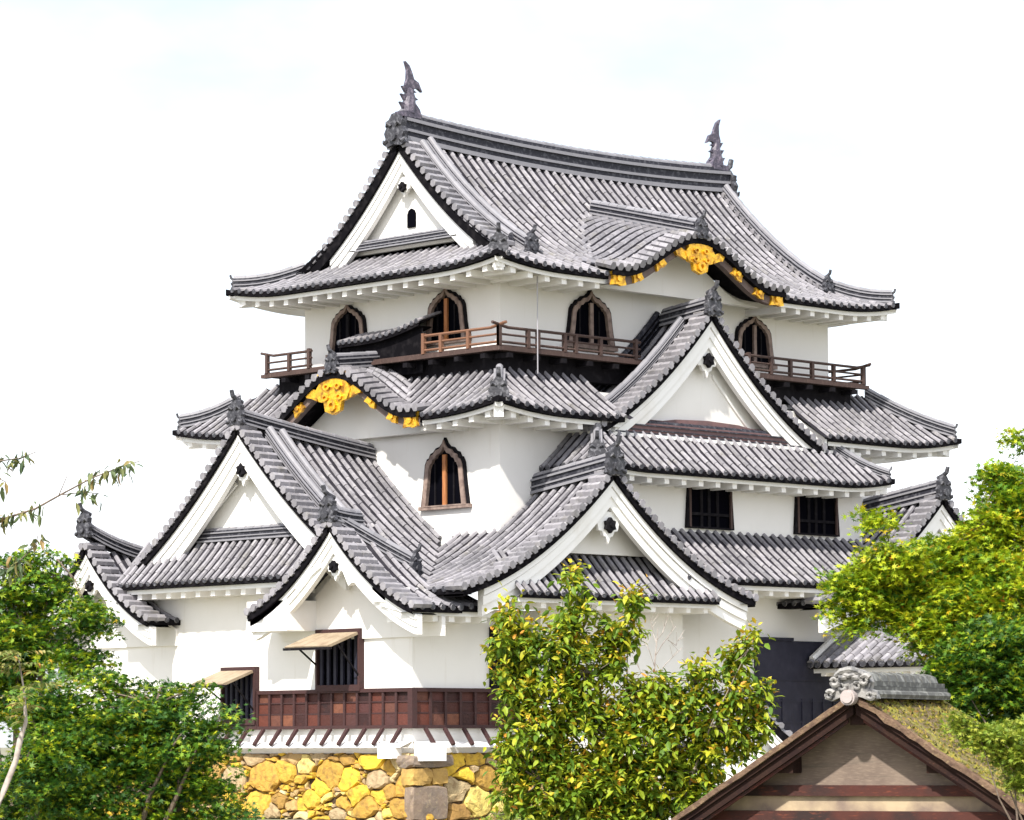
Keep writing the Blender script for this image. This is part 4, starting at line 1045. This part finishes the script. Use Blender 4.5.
mb.prism([(-.6, dz-.2), (.6, dz-.2), (.6, zt-.75), (0, zt-.22), (-.6, zt-.75)], M, -3.6, 0); build('wall', mb, PLASTER, sg_)
for s in (-1, 1): bargeboard(sg_, C2, l2, a2, pfd, 0, s*.82, top=.12, w0=.22, w1=.28, th=.08, setb=.03)
pendant(sg_, C2-a2*.0, l2, -a2, zt-.3, .22); boss(sg_, C2-a2*.06, l2, -a2, zt-.46, .09)

# ------------------------------------------------------------------ gate with mossy bark roof
MOSS = mat('mossy_bark_roof', (.12, .085, .04), .95, noise=[(2.2, (.19, .18, .025), .45, .6), (7, (.07, .05, .025), .5, .7), (26, (.42, .33, .12), .56, .8)], bump=(22, 1.0))
GWOOD = mat('dark_gate_wood', (.03, .0165, .013), .95, noise=[(3, (.02, .011, .011), .4, .75), (9, (.11, .045, .03), .6, .85, (2, 2, 8))], bump=(16, .25), spec=.12)
GPANEL = mat('grey_brown_panel', (.19, .145, .115), .9, noise=[(1.6, (.12, .088, .072), .38, .68), (8, (.26, .2, .15), .5, .8, (1, 1, 9)), (2.2, (.10, .085, .07), .6, .8, (.3, .3, 5))], bump=(14, .15))
GREDW = mat('red_beam', (.06, .015, .010), .8, noise=[(1.5, (.022, .010, .009), .42, .6), (7, (.16, .04, .02), .58, .8, (1, 1, 5))], bump=(14, .2))
GPALE = mat('pale_beam', (.40, .31, .20), .8, noise=[(1.2, (.19, .14, .11), .45, .62), (7, (.3, .23, .16), .5, .8)], bump=(14, .2))
OGREY = mat('pale_ornament_tile', (.26, .25, .24), .6, noise=(9, (.06, .06, .065), .45, .68), bump=(16, .5))
GD = 50.0
gp = px2w(853, 694, GD); gzr = gp[2]; th = R(27)
ga = math.sin(th)*RH+math.cos(th)*FH; gl = math.cos(th)*RH-math.sin(th)*FH
GC = np.array([gp[0], gp[1]]); gg = gz(GC+ga*1.5)
gate = thing('roofed_gate', 'wooden gate with mossy bark roof and carved ridge end tile at lower right', 'gate', (gp[0], gp[1], gg))
sl = .645; GHW = 4.3; GL = 3.5
pg = lambda s: gzr-abs(s)*sl+.004*s*s
def slope(mb, sg, t0, t1, top, bot, mt, s0=0., s1=GHW, rough=0.):
    n_, k_ = 34, 24
    S = np.linspace(s0, s1, n_+1)
    grid = [[None]*(k_+1) for _ in S]
    for i, s in enumerate(S):
        for k in range(k_+1):
            t = t0+(t1-t0)*k/k_
            q = GC+gl*(sg*s)+ga*t
            grid[i][k] = np.array([q[0], q[1], pg(s)+top+(random.gauss(0, rough) if rough else 0)])
    vs = [p for row in grid for p in row]; w_ = k_+1
    mb.add(vs, [(i*w_+k, i*w_+k+1, (i+1)*w_+k+1, (i+1)*w_+k) for i in range(n_) for k in range(k_)], mt)
    dn = np.array([0, 0, top-bot])
    for i in range(n_):
        mb.add([grid[i][0], grid[i+1][0], grid[i+1][0]-dn, grid[i][0]-dn], [(0, 1, 2, 3)], mt)
        mb.add([grid[i][0]-dn, grid[i+1][0]-dn, grid[i+1][-1]-dn, grid[i][-1]-dn], [(0, 1, 2, 3)], mt)
        mb.add([grid[i][-1], grid[i+1][-1], grid[i+1][-1]-dn, grid[i][-1]-dn], [(0, 1, 2, 3)], mt)
mb = MB(); slope(mb, 1, .10, GL, .02, -.10, 0, rough=.012); slope(mb, -1, .10, GL, .02, -.10, 0, rough=.012)
slope(mb, 1, -.06, .10, .0, -.08, 1, rough=.012); slope(mb, -1, -.06, .10, .012, -.075, 1, rough=.006)
groof = build('roof', mb, [MOSS, mat('bark_edge', (.15, .095, .06), .95, noise=[(6, (.07, .04, .03), .4, .7), (14, (.26, .19, .10), .55, .8)], bump=(22, .8))], gate, 'thick bark roof covered with yellow green moss')
# shaggy moss tufts and bark ends
mb = MB()
for i in range(5200):
    sg = 1 if random.random() < .85 else -1; s = random.uniform(.05, GHW); t = random.uniform(.08, GL)
    q = GC+gl*(sg*s)+ga*t; p = np.array([q[0], q[1], pg(s)+.015]); an = random.uniform(0, 6.3); h = random.uniform(.015, .05); w_ = random.uniform(.02, .05)
    dv = np.array([math.cos(an), math.sin(an), 0])*w_; up_ = np.array([gl[0]*sg*.3, gl[1]*sg*.3, 1])*h
    mb.add([p-dv, p+dv, p+up_+dv*.3], [(0, 1, 2)])
build('moss', mb, ramp_island('moss_tufts', [(0, (.05, .04, .015)), (.3, (.12, .115, .02)), (.6, (.22, .21, .03)), (.85, (.34, .26, .06)), (1, (.20, .11, .04))], .95), groof, kind='stuff')
for sg in (-1, 1):
    # bark edge, two stepped boards
    for (s_in, top, ht, th_, m_) in ((0, -.085, .07, .10, GWOOD), (.03, -.156, .13, .08, GWOOD), (.10, -.29, .05, .05, GREDW)):
        mb = MB(); S = np.linspace(.02 if top > -.25 else .12, GHW, 16); f_ = .0 if top > -.15 else (.05 if top > -.25 else .10)
        b = 0
        for s, s2 in zip(S[:-1], S[1:]):
            q = []
            for x in (s, s2):
                c = GC+gl*(sg*x)+ga*f_
                for (z, t) in ((top, 0), (top-ht, 0), (top-ht, th_), (top, th_)):
                    cc = c+ga*t; q.append((cc[0], cc[1], pg(x)+z))
            mb.add(q, [(0, 4, 5, 1), (1, 5, 6, 2), (2, 6, 7, 3), (3, 7, 4, 0)])
        build('bargeboard', mb, m_, gate)
MG = fmap((GC[0]+ga[0]*.55, GC[1]+ga[1]*.55, 0), gl, -ga)
zb_ = gzr-1.36
mb = MB(); mb.prism([(-2.0, zb_), (2.0, zb_), (0, gzr-.14)], MG, -.08, 0); build('gable_panel', mb, GPANEL, gate)
mb = MB(); mb.prism([(-2.36, zb_-.14), (2.36, zb_-.14), (2.1, zb_+.02), (-2.1, zb_+.02)], MG, -.1, .10); build('tie_beam', mb, GREDW, gate, 'dark red tie beam under the gable panel')
mb = MB(); mb.prism([(-2.66, zb_-.36), (2.66, zb_-.36), (2.32, zb_-.142), (-2.32, zb_-.142)], MG, -.1, .03); build('frieze_board', mb, GPALE, gate, 'pale weathered board between two red beams')
mb = MB(); mb.prism([(-3.2, zb_-.72), (3.2, zb_-.72), (2.66, zb_-.362), (-2.66, zb_-.362)], MG, -.14, .14); build('lintel', mb, GREDW, gate)
for sg in (-1, 1):
    mb = MB(); mb.box(MG(sg*1.18-.13, zb_+.2, -3.2), np.array([*gl, 0])*.26, np.array([*(-ga), 0])*3.55, (0, 0, .24)); build('purlin', mb, GWOOD, gate)
    mb = MB(); mb.box(MG(sg*2.1-.16, gg-zb_*0-0, -.2), np.array([*gl, 0])*.32, np.array([*(-ga), 0])*.32, (0, 0, zb_-.72-gg)); build('gate_post', mb, GWOOD, gate)
    mb = MB(); mb.box(MG(sg*2.1-.16, gg, -2.6), np.array([*gl, 0])*.32, np.array([*(-ga), 0])*.32, (0, 0, zb_-.5-gg)); build('gate_post', mb, GWOOD, gate)
mb = MB(); mb.box(MG(-.11, gzr-.45, -.1), np.array([*gl, 0])*.22, np.array([*(-ga), 0])*.5, (0, 0, .25)); build('purlin', mb, GWOOD, gate)
# ridge of tiles
mb = MB()
for (w_, z, h) in ((.62, -.06, .10), (.52, .045, .07), (.44, .12, .07)):
    mb.box(MG(-w_/2, gzr+z, .40), np.array([*gl, 0])*w_, np.array([*ga, 0])*(GL-.3), (0, 0, h), 0)
for u in (-.27, .27):
    mb.tube([MG(u, gzr+.0, .42), MG(u, gzr+.0, .42-GL+.3)], .06, 8, 0)
q0 = MG(0, gzr+.20, .45)
for i in range(9):
    a = MG(0, gzr+.20, .45-i*(GL-.3)/9); b = MG(0, gzr+.20, .45-(i+1)*(GL-.3)/9); mb.tube([a, b], [.145, .13], 8, 0)
build('ridge', mb, mat('gate_ridge_tile', (.085, .085, .08), .7, noise=(7, (.28, .28, .26), .48, .75), bump=(14, .3)), groof)
# carved ridge end
mb = MB(); MO = fmap((GC[0]-ga[0]*.08, GC[1]-ga[1]*.08, gzr), gl, -ga)
GS = .88
MO_ = MO
MO = lambda u, v, w_: MO_(u*GS, v*GS, w_)
half = [(0, -.02), (.2, -.06), (.34, -.12), (.46, -.08), (.42, .05), (.33, .08), (.36, .2), (.30, .32), (.18, .40), (0, .44)]
mb.prism([(x, z) for x, z in half]+[(-x, z) for x, z in half[-2:0:-1]], MO, -.16, .02)
def scroll(u, v, r_, tw, w_=.05):
    pts = [MO(u+r_*(1-t*.75)*math.cos(tw*t*7+.5), v+r_*(1-t*.75)*math.sin(tw*t*7+.5), .05) for t in np.linspace(0, 1, 16)]
    mb.tube(pts, [w_*(1-.6*t) for t in np.linspace(0, 1, 16)], 6)
for sg in (-1, 1):
    scroll(sg*.27, .22, .10, sg, .045); scroll(sg*.36, -.02, .085, -sg, .04); scroll(sg*.14, .13, .08, sg, .035)
    mb.tube([MO(0, .41, .04), MO(sg*.14, .38, .06), MO(sg*.26, .30, .05)], [.055, .05, .03], 6); mb.tube([MO(sg*.05, .28, .05), MO(sg*.16, .27, .07), MO(sg*.2, .2, .04)], [.04, .045, .02], 6)
mb.tube([MO(-.12, .33, .04), MO(0, .30, .09), MO(.12, .33, .04)], .035, 6)
build('ridge_end_tile', mb, OGREY, groof, 'pale carved scrollwork ridge end tile')
mb = MB(); b_ = [MO(.15*math.cos(t), -.08+.15*math.sin(t), .16) for t in np.linspace(0, 2*math.pi, 19)[:-1]]
mb.prism([(.13*math.cos(t), -.06+.13*math.sin(t)) for t in np.linspace(0, 2*math.pi, 19)[:-1]], MO, .0, .15)
mb.prism([(.095*math.cos(t), -.06+.095*math.sin(t)) for t in np.linspace(0, 2*math.pi, 19)[:-1]], MO, .15, .18)
build('round_end_tile', mb, mat('pale_disc_tile', (.36, .31, .30), .6, noise=(8, (.32, .27, .25), .5, .8), bump=(16, .3)), groof, 'pale round disc tile under the scrollwork')

# ------------------------------------------------------------------ trees
BARK = mat('grey_bark', (.16, .12, .09), .9, noise=(8, (.08, .06, .05), .4, .75), bump=(20, .5))
BARKM = mat('brown_grey_bark', (.24, .20, .16), .9, noise=(8, (.12, .09, .07), .45, .75), bump=(20, .3))
BARKP = mat('pale_bark', (.42, .37, .33), .85, noise=(8, (.25, .2, .18), .45, .75), bump=(20, .3))
def leaf_mats(pref, stops, trans=.28): return ramp_island(pref, stops, .55, None, None, trans, .35)
MAPLE_R = leaf_mats('yellow_green_maple_leaf', [(0, (.16, .22, .010)), (.3, (.25, .36, .010)), (.6, (.36, .45, .012)), (.9, (.45, .46, .012)), (.985, (.52, .34, .015)), (1, (.50, .14, .02))])
MAPLE_G = leaf_mats('green_maple_leaf', [(0, (.05, .13, .010)), (.4, (.10, .22, .012)), (.7, (.22, .33, .012)), (.97, (.42, .44, .014)), (1, (.46, .28, .02))])
MAPLE_D = leaf_mats('deep_green_maple_leaf', [(0, (.015, .055, .01)), (.45, (.032, .10, .010)), (.75, (.08, .18, .012)), (.9, (.20, .27, .014)), (1, (.34, .38, .015))])
BRONZE_OLD = leaf_mats('green_drooping_leaf', [(0, (.06, .13, .012)), (.45, (.15, .24, .014)), (.8, (.28, .34, .016)), (1, (.38, .37, .02))], .22)
BRONZE_NEW = leaf_mats('bronze_young_leaf', [(0, (.32, .36, .02)), (.5, (.48, .43, .025)), (.85, (.58, .37, .03)), (1, (.55, .22, .03))], .25)
SHRUB = leaf_mats('light_shrub_leaf', [(0, (.12, .19, .02)), (.5, (.21, .29, .025)), (1, (.33, .34, .04))])
PINN = leaf_mats('pinnate_leaf', [(0, (.10, .15, .03)), (.5, (.2, .23, .05)), (.9, (.3, .27, .08)), (1, (.45, .2, .04))])
TWIGL = leaf_mats('hanging_twig_leaf', [(0, (.06, .10, .05)), (.6, (.13, .17, .07)), (.85, (.26, .24, .08)), (1, (.3, .2, .08))])
class Leaves:
    """collects leaves as numpy batches"""
    def __init__(s): s.V = []; s.F = []; s.M = []; s.n = 0
    def batch(s, shape, faces, P, X, Y, Z, size, mat_idx):
        shape = np.asarray(shape); k = len(shape)
        V = P[:, None, :]+size[:, None, None]*(shape[None, :, 0:1]*X[:, None, :]+shape[None, :, 1:2]*Y[:, None, :]+shape[None, :, 2:3]*Z[:, None, :])
        n = len(P); s.V.append(V.reshape(-1, 3))
        for f in faces:
            s.F.append((s.n+np.arange(n)[:, None]*k+np.array(f)[None, :], mat_idx))
        s.n += n*k
    def build(s, name, mats, parent, label=None):
        V = np.concatenate(s.V); me = bpy.data.meshes.new(name); faces = []; ms = []
        for F, mi in s.F: faces += [tuple(q) for q in F.tolist()]; ms += [mi]*len(F)
        me.from_pydata(V.tolist(), [], faces)
        for m_ in mats: me.materials.append(m_)
        me.polygons.foreach_set('material_index', np.array(ms, dtype=np.int32)); me.update()
        o = bpy.data.objects.new(name, me); put(o, parent, label); return o
STAR = [(0, -.15, 0)]+[(r_*math.sin(a), r_*math.cos(a)+.1, -.10*r_) for a, r_ in zip(np.radians([-150, -125, -100, -72, -50, -24, 0, 24, 50, 72, 100, 125, 150]), [.35, .2, .7, .26, .95, .3, 1.05, .3, .95, .26, .7, .2, .35])]
STARF = [tuple(range(len(STAR)))]
LONG = [(0, 0, 0), (-.17, .35, .06), (-.13, .75, .02), (0, 1.05, -.14), (.13, .75, .02), (.17, .35, .06), (0, .38, 0), (0, .76, -.04)]
LONGF = [(0, 6, 1), (1, 6, 7, 2), (2, 7, 3), (0, 5, 6), (6, 5, 4, 7), (7, 4, 3)]
def unit(a): return a/(np.linalg.norm(a, axis=-1, keepdims=True)+1e-9)
def basis(nrm, rg):
    t = unit(np.cross(nrm, rg.normal(size=nrm.shape))); return t, np.cross(nrm, t)
def blob_clumps(blobs, rg, dens, depth):
    """clump centres in the outer part of each ellipsoid given in picture pixels (px,py,rx,ry,dist,rz metres)"""
    C = []
    for (px, py, rx, ry, dist, *o) in blobs:
        rz = o[0] if o else (rx+ry)/2*dist/F_PX*depth
        sx, sy = rx*dist/F_PX, ry*dist/F_PX; c = px2w(px, py, dist)
        n = max(3, int(dens*(sx*sy+sx*rz+sy*rz)*4))
        q = unit(rg.normal(size=(n, 3)))*(rg.uniform(.35, 1., size=(n, 1))**.5)*(1+rg.normal(0, .10, size=(n, 1)))
        fw = np.array([FH[0], FH[1], 0]); rt = np.array([RH[0], RH[1], 0])
        C.append(c+q[:, :1]*sx*rt+q[:, 1:2]*rz*fw+q[:, 2:3]*sy*np.array([0, 0, 1]))
    return np.concatenate(C)
def maple(name, label, cat, blobs, base_px, dist, mats, seed, dens=9, nleaf=26, size=.055, spread=.26, trunk_r=.14, bark=BARK, group=None, depth=1., limbs=9):
    rg = np.random.default_rng(seed); C = blob_clumps(blobs, rg, dens, depth)
    b = px2w(base_px[0], base_px[1], dist); base = np.array([b[0], b[1], gz(b)])
    root = thing(name, label, cat, tuple(base), group)
    L = Leaves()
    n = len(C)*nleaf; ci = np.repeat(np.arange(len(C)), nleaf)
    tilt = unit(np.array([0, 0, 1.])+rg.normal(0, .30, size=(len(C), 3)))            # sprays lie nearly flat
    tx, ty = basis(tilt, rg)
    rr_ = np.sqrt(rg.uniform(0, 1, n))*spread*rg.uniform(.6, 1.3, n); an = rg.uniform(0, 2*math.pi, n)
    P = C[ci]+tx[ci]*(rr_*np.cos(an))[:, None]+ty[ci]*(rr_*np.sin(an))[:, None]+tilt[ci]*rg.normal(0, .035, n)[:, None]-np.array([0, 0, 1.])*(rr_**2*.5)[:, None]
    nrm = unit(tilt[ci]+rg.normal(0, .45, size=(n, 3))); X, Y = basis(nrm, rg)
    mi = (rg.random(len(C)) < (.28 if mats[0] is MAPLE_D else .5))[ci]
    sz = size*rg.uniform(.7, 1.25, n)
    if len(mats) == 1: L.batch(STAR, STARF, P, X, Y, nrm, sz, 0)
    else:
        for k in (0, 1):
            q = mi == bool(k)
            if q.any(): L.batch(STAR, STARF, P[q], X[q], Y[q], nrm[q], sz[q], k)
    L.build('crown', mats, root)
    limb(root, base, C, rg, trunk_r, bark, limbs)
    return root, C
def limb(root, base, C, rg, r_, bark, limbs=9, split=.45, fine=90):
    """trunk, main limbs as curved tapers and fine twigs to the clumps"""
    ctr = C.mean(axis=0); lowz = C[:, 2].min()
    top = np.array([ctr[0], ctr[1], base[2]+(ctr[2]-base[2])*.62])
    fork = base+(top-base)*split+rg.normal(0, .08, 3)
    mb = MB(); mb.tube([base-np.array([0, 0, .2]), base+(fork-base)*.5+rg.normal(0, .04, 3), fork], [r_*1.25, r_, r_*.85], 9)
    build('trunk', mb, bark, root, smooth=True)
    mb = MB(); ends = []
    idx = rg.choice(len(C), min(limbs, len(C)), replace=False)
    for i in idx:
        e = C[i]; m1 = fork+(e-fork)*.4+np.array([0, 0, .15])+rg.normal(0, .1, 3); m2 = fork+(e-fork)*.75+rg.normal(0, .1, 3)
        mb.tube([fork, m1, m2, e], [r_*.6, r_*.4, r_*.22, r_*.08], 6); ends += [m1, m2, e, (m1+m2)/2]
    ends = np.array(ends)
    for i in rg.choice(len(C), min(fine, len(C)), replace=False):
        j = np.argmin(((ends-C[i])**2).sum(1)); mid = (ends[j]+C[i])/2+np.array([0, 0, .05])+rg.normal(0, .04, 3)
        mb.tube([ends[j], mid, C[i]], [r_*.13, r_*.09, r_*.04], 4)
    build('limbs', mb, bark, root)
# left group
maple('maple_tree', 'dark green maple crown filling the lower left corner', 'tree',
    [(120, 742, 60, 40, 46), (70, 735, 55, 40, 46), (172, 735, 40, 38, 45.5), (205, 765, 26, 34, 45.5), (120, 800, 95, 40, 46), (30, 800, 50, 40, 46.5), (175, 698, 28, 14, 46), (105, 686, 30, 16, 46.3), (215, 725, 14, 20, 45.5), (218, 812, 20, 16, 45.5), (45, 700, 30, 18, 46), (140, 710, 26, 14, 45.6), (60, 770, 50, 40, 45.4)],
    (120, 860), 46, [MAPLE_D, MAPLE_G], 11, dens=17, nleaf=66, size=.068, spread=.36)
maple('maple_tree', 'bright green maple crown at the left edge below the bare twigs', 'tree',
    [(42, 590, 28, 20, 52), (15, 575, 22, 22, 52), (78, 615, 24, 16, 51.5), (35, 640, 36, 26, 52), (75, 655, 26, 16, 51.5), (0, 640, 34, 50, 52), (58, 562, 7, 10, 52), (5, 690, 34, 34, 52), (30, 555, 8, 6, 52), (95, 632, 10, 8, 51.6), (90, 668, 16, 10, 51.5)],
    (20, 860), 52, [MAPLE_G, MAPLE_D], 12, dens=19, nleaf=62, size=.074, spread=.36)
# right maple
maple('maple_tree', 'yellow green maple crown at the right edge in front of the far gable', 'tree',
    [(872, 520, 14, 8, 57), (905, 562, 34, 14, 58), (862, 575, 26, 10, 57), (905, 590, 40, 20, 57.5), (962, 566, 44, 24, 58), (1012, 505, 22, 30, 58.5), (1022, 440, 10, 12, 59), (940, 605, 60, 26, 57.5), (1000, 590, 50, 40, 57.5), (858, 602, 24, 8, 57), (845, 590, 12, 5, 57), (860, 622, 20, 7, 57), (945, 640, 30, 20, 57.5), (1035, 560, 40, 70, 58.5), (990, 515, 14, 12, 58), (972, 535, 28, 12, 58), (1002, 480, 16, 18, 58.5), (935, 548, 26, 9, 58), (1000, 470, 8, 8, 59), (960, 640, 40, 24, 57), (1005, 640, 36, 30, 57), (905, 620, 24, 8, 57), (850, 580, 14, 8, 57), (838, 612, 10, 5, 57), (890, 560, 30, 16, 57)],
    (1075, 860), 58, [MAPLE_R, MAPLE_G], 13, dens=18, nleaf=66, size=.085, spread=.40, trunk_r=.10)
maple('maple_tree', 'deep green maple crown low behind the gate ridge tiles', 'tree',
    [(985, 660, 50, 34, 56.4), (958, 675, 22, 18, 56.2), (1000, 700, 40, 30, 56.4), (1040, 670, 50, 50, 56.4), (965, 700, 18, 14, 56), (892, 682, 7, 4, 56)],
    (1110, 860), 57, [MAPLE_D, MAPLE_G], 17, dens=22, nleaf=60, size=.085, spread=.36, trunk_r=.08)
maple('shrub', 'light green leafy shrub overlapping the mossy gate roof at right edge', 'shrub',
    [(985, 738, 22, 12, 46), (1012, 752, 18, 18, 46), (962, 722, 10, 7, 46), (1030, 775, 16, 14, 46), (1025, 735, 22, 16, 46.4)], (1110, 860), 46, [SHRUB], 14, dens=70, nleaf=40, size=.062, spread=.22, trunk_r=.05)
maple('shrub', 'small green shrub tips showing under the bronze leaved tree', 'shrub',
    [(640, 815, 22, 10, 58), (560, 822, 40, 12, 58), (500, 822, 20, 12, 60)], (590, 850), 58, [SHRUB], 15, dens=24, nleaf=20, size=.06, trunk_r=.04)
# centre tree with whorls of drooping leaves
def whorl_tree():
    rg = np.random.default_rng(21)
    bl = [(575, 580, 9, 16, 54), (578, 612, 18, 18, 54), (560, 640, 24, 22, 54), (512, 610, 12, 14, 54), (520, 640, 24, 18, 54), (498, 643, 12, 9, 54), (515, 680, 22, 26, 54), (630, 600, 12, 14, 54), (622, 630, 20, 18, 54), (590, 660, 32, 24, 54),
          (550, 690, 34, 28, 54), (530, 735, 34, 34, 54), (535, 785, 36, 34, 54), (590, 730, 40, 36, 54), (640, 700, 28, 22, 54), (650, 735, 44, 36, 54), (590, 780, 46, 38, 54), (650, 785, 42, 32, 54), (700, 675, 14, 16, 54), (735, 665, 14, 18, 54), (750, 640, 9, 14, 54),
          (742, 695, 26, 22, 54), (700, 710, 30, 24, 54), (725, 735, 34, 20, 54), (700, 765, 30, 22, 54), (690, 795, 26, 20, 54), (755, 720, 14, 14, 54), (610, 812, 60, 14, 54), (660, 685, 24, 14, 54)]
    C = blob_clumps(bl, rg, 14.5, 1.15)
    b = px2w(622, 860, 54); base = np.array([b[0], b[1], gz(b)])
    root = thing('bronze_leaved_tree', 'young tree with drooping green and bronze leaves before the keep', 'tree', tuple(base))
    L = Leaves()
    for (nl, el0, el1, s0, s1, mi, m_) in ((20, -65, 15, .11, .20, 0, .03), (10, 0, 60, .09, .15, 1, .0)):
        use = C if mi == 0 else C[rg.random(len(C)) < .62]
        n = len(use)*nl; ci = np.repeat(np.arange(len(use)), nl); an = rg.uniform(0, 2*math.pi, n); el = np.radians(rg.uniform(el0, el1, n))
        Y = np.stack([np.cos(an)*np.cos(el), np.sin(an)*np.cos(el), np.sin(el)], 1)
        X = unit(np.cross(Y, np.array([0, 0, 1.])+rg.normal(0, .35, size=(n, 3)))); Z = np.cross(X, Y)
        P = use[ci]+rg.normal(0, .08, size=(n, 3))+Y*.02; 
        if mi == 0: P[:, 2] -= np.abs(rg.normal(0, .05, n))
        else: P[:, 2] += .05
        L.batch([(x*1.4, y, z) for x, y, z in LONG], LONGF, P, X, Y, Z, rg.uniform(s0, s1, n)*.95, mi)
    L.build('crown', [BRONZE_OLD, BRONZE_NEW], root)
    mb = MB(); rgx = rg
    stems = []
    for (px, py) in ((575, 590), (520, 640), (628, 610), (700, 680), (748, 650), (540, 720), (650, 740), (600, 690), (690, 770), (540, 780)):
        e = px2w(px, py, 54+rg.uniform(-.3, .3)); m1 = base+(e-base)*.45+np.array([0, 0, .3])+rg.normal(0, .06, 3); m2 = base+(e-base)*.75+np.array([0, 0, .12])+rg.normal(0, .05, 3)
        mb.tube([base+rg.normal(0, .05, 3)*np.array([1, 1, 0])-np.array([0, 0, .1]), m1, m2, e], [.045, .024, .013, .006], 7); stems += [m1, (m1+m2)/2, m2, (m2+e)/2, e]
    build('trunk', mb, BARKM, root, smooth=True); stems = np.array(stems); mb = MB()
    for i in rg.choice(len(C), 220, replace=False):
        j = np.argmin(((stems-C[i])**2).sum(1)); mb.tube([stems[j], (stems[j]+C[i])/2-np.array([0, 0, .03]), C[i]], [.014, .01, .005], 4)
    build('limbs', mb, BARKM, root)
whorl_tree()
# bare sapling against the wall
def bare():
    rg = np.random.default_rng(5); b = px2w(655, 860, 60); base = np.array([b[0], b[1], gz(b)]); mb = MB()
    f = px2w(655, 660, 60); mb.tube([base, px2w(652, 740, 60), f, px2w(658, 628, 60)], [.03, .02, .012, .005], 6)
    for (a, c) in (((655, 668), (640, 630)), ((656, 655), (676, 626)), ((655, 680), (682, 648)), ((655, 685), (632, 655)), ((657, 645), (650, 618)), ((657, 640), (668, 617)), ((645, 645), (636, 640)), ((668, 640), (678, 640))):
        p, q = px2w(*a, 60), px2w(*c, 60); m1 = (p+q)/2+rg.normal(0, .06, 3); mb.tube([p, m1, q], [.009, .007, .004], 4)
        for k in range(3):
            s = m1+(q-m1)*rg.uniform(0, 1); mb.tube([s, s+np.array([rg.normal(0, .12), rg.normal(0, .12), rg.uniform(.05, .25)])], [.005, .003], 4)
    o = build('bare_sapling', mb, BARKP); o['label'] = 'thin leafless sapling standing against the white wall'; o['category'] = 'sapling'
bare()
# pale stem with feathery leaves at the lower left
def pinnate(root, L, p, d, ln, rg, n=7, size=.10, droop=.6, mi=0):
    d = unit(d); side = unit(np.cross(d, np.array([0, 0, 1.]))); P = []; Y = []; 
    for k in range(n):
        t = (k+1)/n; q = p+d*ln*t-np.array([0, 0, droop*ln*t*t*.5])
        for s in (-1, 1):
            P.append(q); Y.append(unit(side*s+d*.5-np.array([0, 0, .5])+rg.normal(0, .2, 3)))
    P = np.array(P); Y = np.array(Y); X = unit(np.cross(Y, np.array([0, 0, 1.])+rg.normal(0, .3, size=Y.shape))); L.batch(LONG, LONGF, P, X, Y, np.cross(X, Y), rg.uniform(.7, 1.2, len(P))*size, mi)
def pale_stem():
    rg = np.random.default_rng(9); b = px2w(-20, 880, 38); base = np.array([b[0], b[1], gz(b)])
    root = thing('sapling', 'young tree with a pale crooked stem and feathery leaves at left edge', 'sapling', tuple(base))
    mb = MB(); pts = [base]+[px2w(x, y, 38) for x, y in ((-10, 830), (4, 790), (16, 760), (20, 740), (26, 722), (24, 690), (18, 655))]
    mb.tube(pts, [.05, .04, .034, .032, .034, .022, .012, .006], 7); build('trunk', mb, BARKP, root, smooth=True)
    L = Leaves()
    for k in range(26):
        t = rg.uniform(.0, 1); p = px2w(26-8*t+rg.normal(0, 5), 725-75*t, 38); a = rg.uniform(0, 6.28); pinnate(root, L, p, np.array([math.cos(a), math.sin(a), .35]), rg.uniform(.25, .5), rg)
    L.build('crown', [PINN], root)
pale_stem()
# overhanging branch of a tree left of the frame
def overhang():
    rg = np.random.default_rng(31); D_ = 34; b = px2w(-260, 900, D_); base = np.array([b[0], b[1], gz(b)])
    root = thing('tree', 'sparse tree reaching thin hanging leafed twigs in from the upper left', 'tree', tuple(base))
    mb = MB(); Wp = lambda x, y, dd=0: px2w(x, y, D_+dd)
    mb.tube([base, Wp(-250, 740), Wp(-235, 600), Wp(-225, 480), Wp(-240, 380)], [.14, .12, .10, .07, .03], 9); build('trunk', mb, BARK, root, smooth=True)
    mb = MB(); L = Leaves()
    br = [[(-225, 560), (-90, 535), (0, 520), (35, 509), (60, 495), (92, 478), (118, 468), (140, 461)], [(-225, 500), (-80, 470), (0, 461), (20, 458), (36, 452)], [(-90, 535), (-20, 560), (10, 570), (36, 545), (38, 535)], [(-80, 470), (-20, 470), (6, 482)], [(58, 497), (62, 488), (67, 476)], [(92, 478), (96, 471)], [(60, 495), (84, 492), (100, 494)]]
    leafy = []
    for k, q in enumerate(br):
        pts = [Wp(x, y, rg.normal(0, .08)) for x, y in q]; r0_ = .017 if k == 0 else .011
        mb.tube(pts, list(np.linspace(r0_ if k < 4 else .006, .004, len(pts))), 5)
        for p, q2 in zip(pts[:-1], pts[1:]):
            for t in rg.uniform(0, 1, max(3, int(np.linalg.norm(q2-p)/.025))): leafy.append(p+(q2-p)*t)
    build('limbs', mb, BARK, root)
    leafy = np.array(leafy); pxs = 512+F_PX*((leafy-CAM)@RT)/((leafy-CAM)@FW)
    keep_ = (pxs < 42) & (rg.random(len(pxs)) < .7) | (pxs > 76) & (rg.random(len(pxs)) < .6)
    P = leafy[keep_]; P = np.repeat(P, 3, axis=0)+rng.normal(0, .03, (len(P)*3, 3)); n = len(P); an = rg.uniform(0, 6.28, n); el = np.radians(rg.uniform(-88, -10, n))
    Y = np.stack([np.cos(an)*np.cos(el), np.sin(an)*np.cos(el), np.sin(el)], 1); X = unit(np.cross(Y, np.array([0, 0, 1.])+rg.normal(0, .4, size=Y.shape)))
    L.batch(LONG, LONGF, P+rg.normal(0, .02, P.shape), X, Y, np.cross(X, Y), rg.uniform(.07, .16, n), 0); L.build('crown', [TWIGL], root)
overhang()
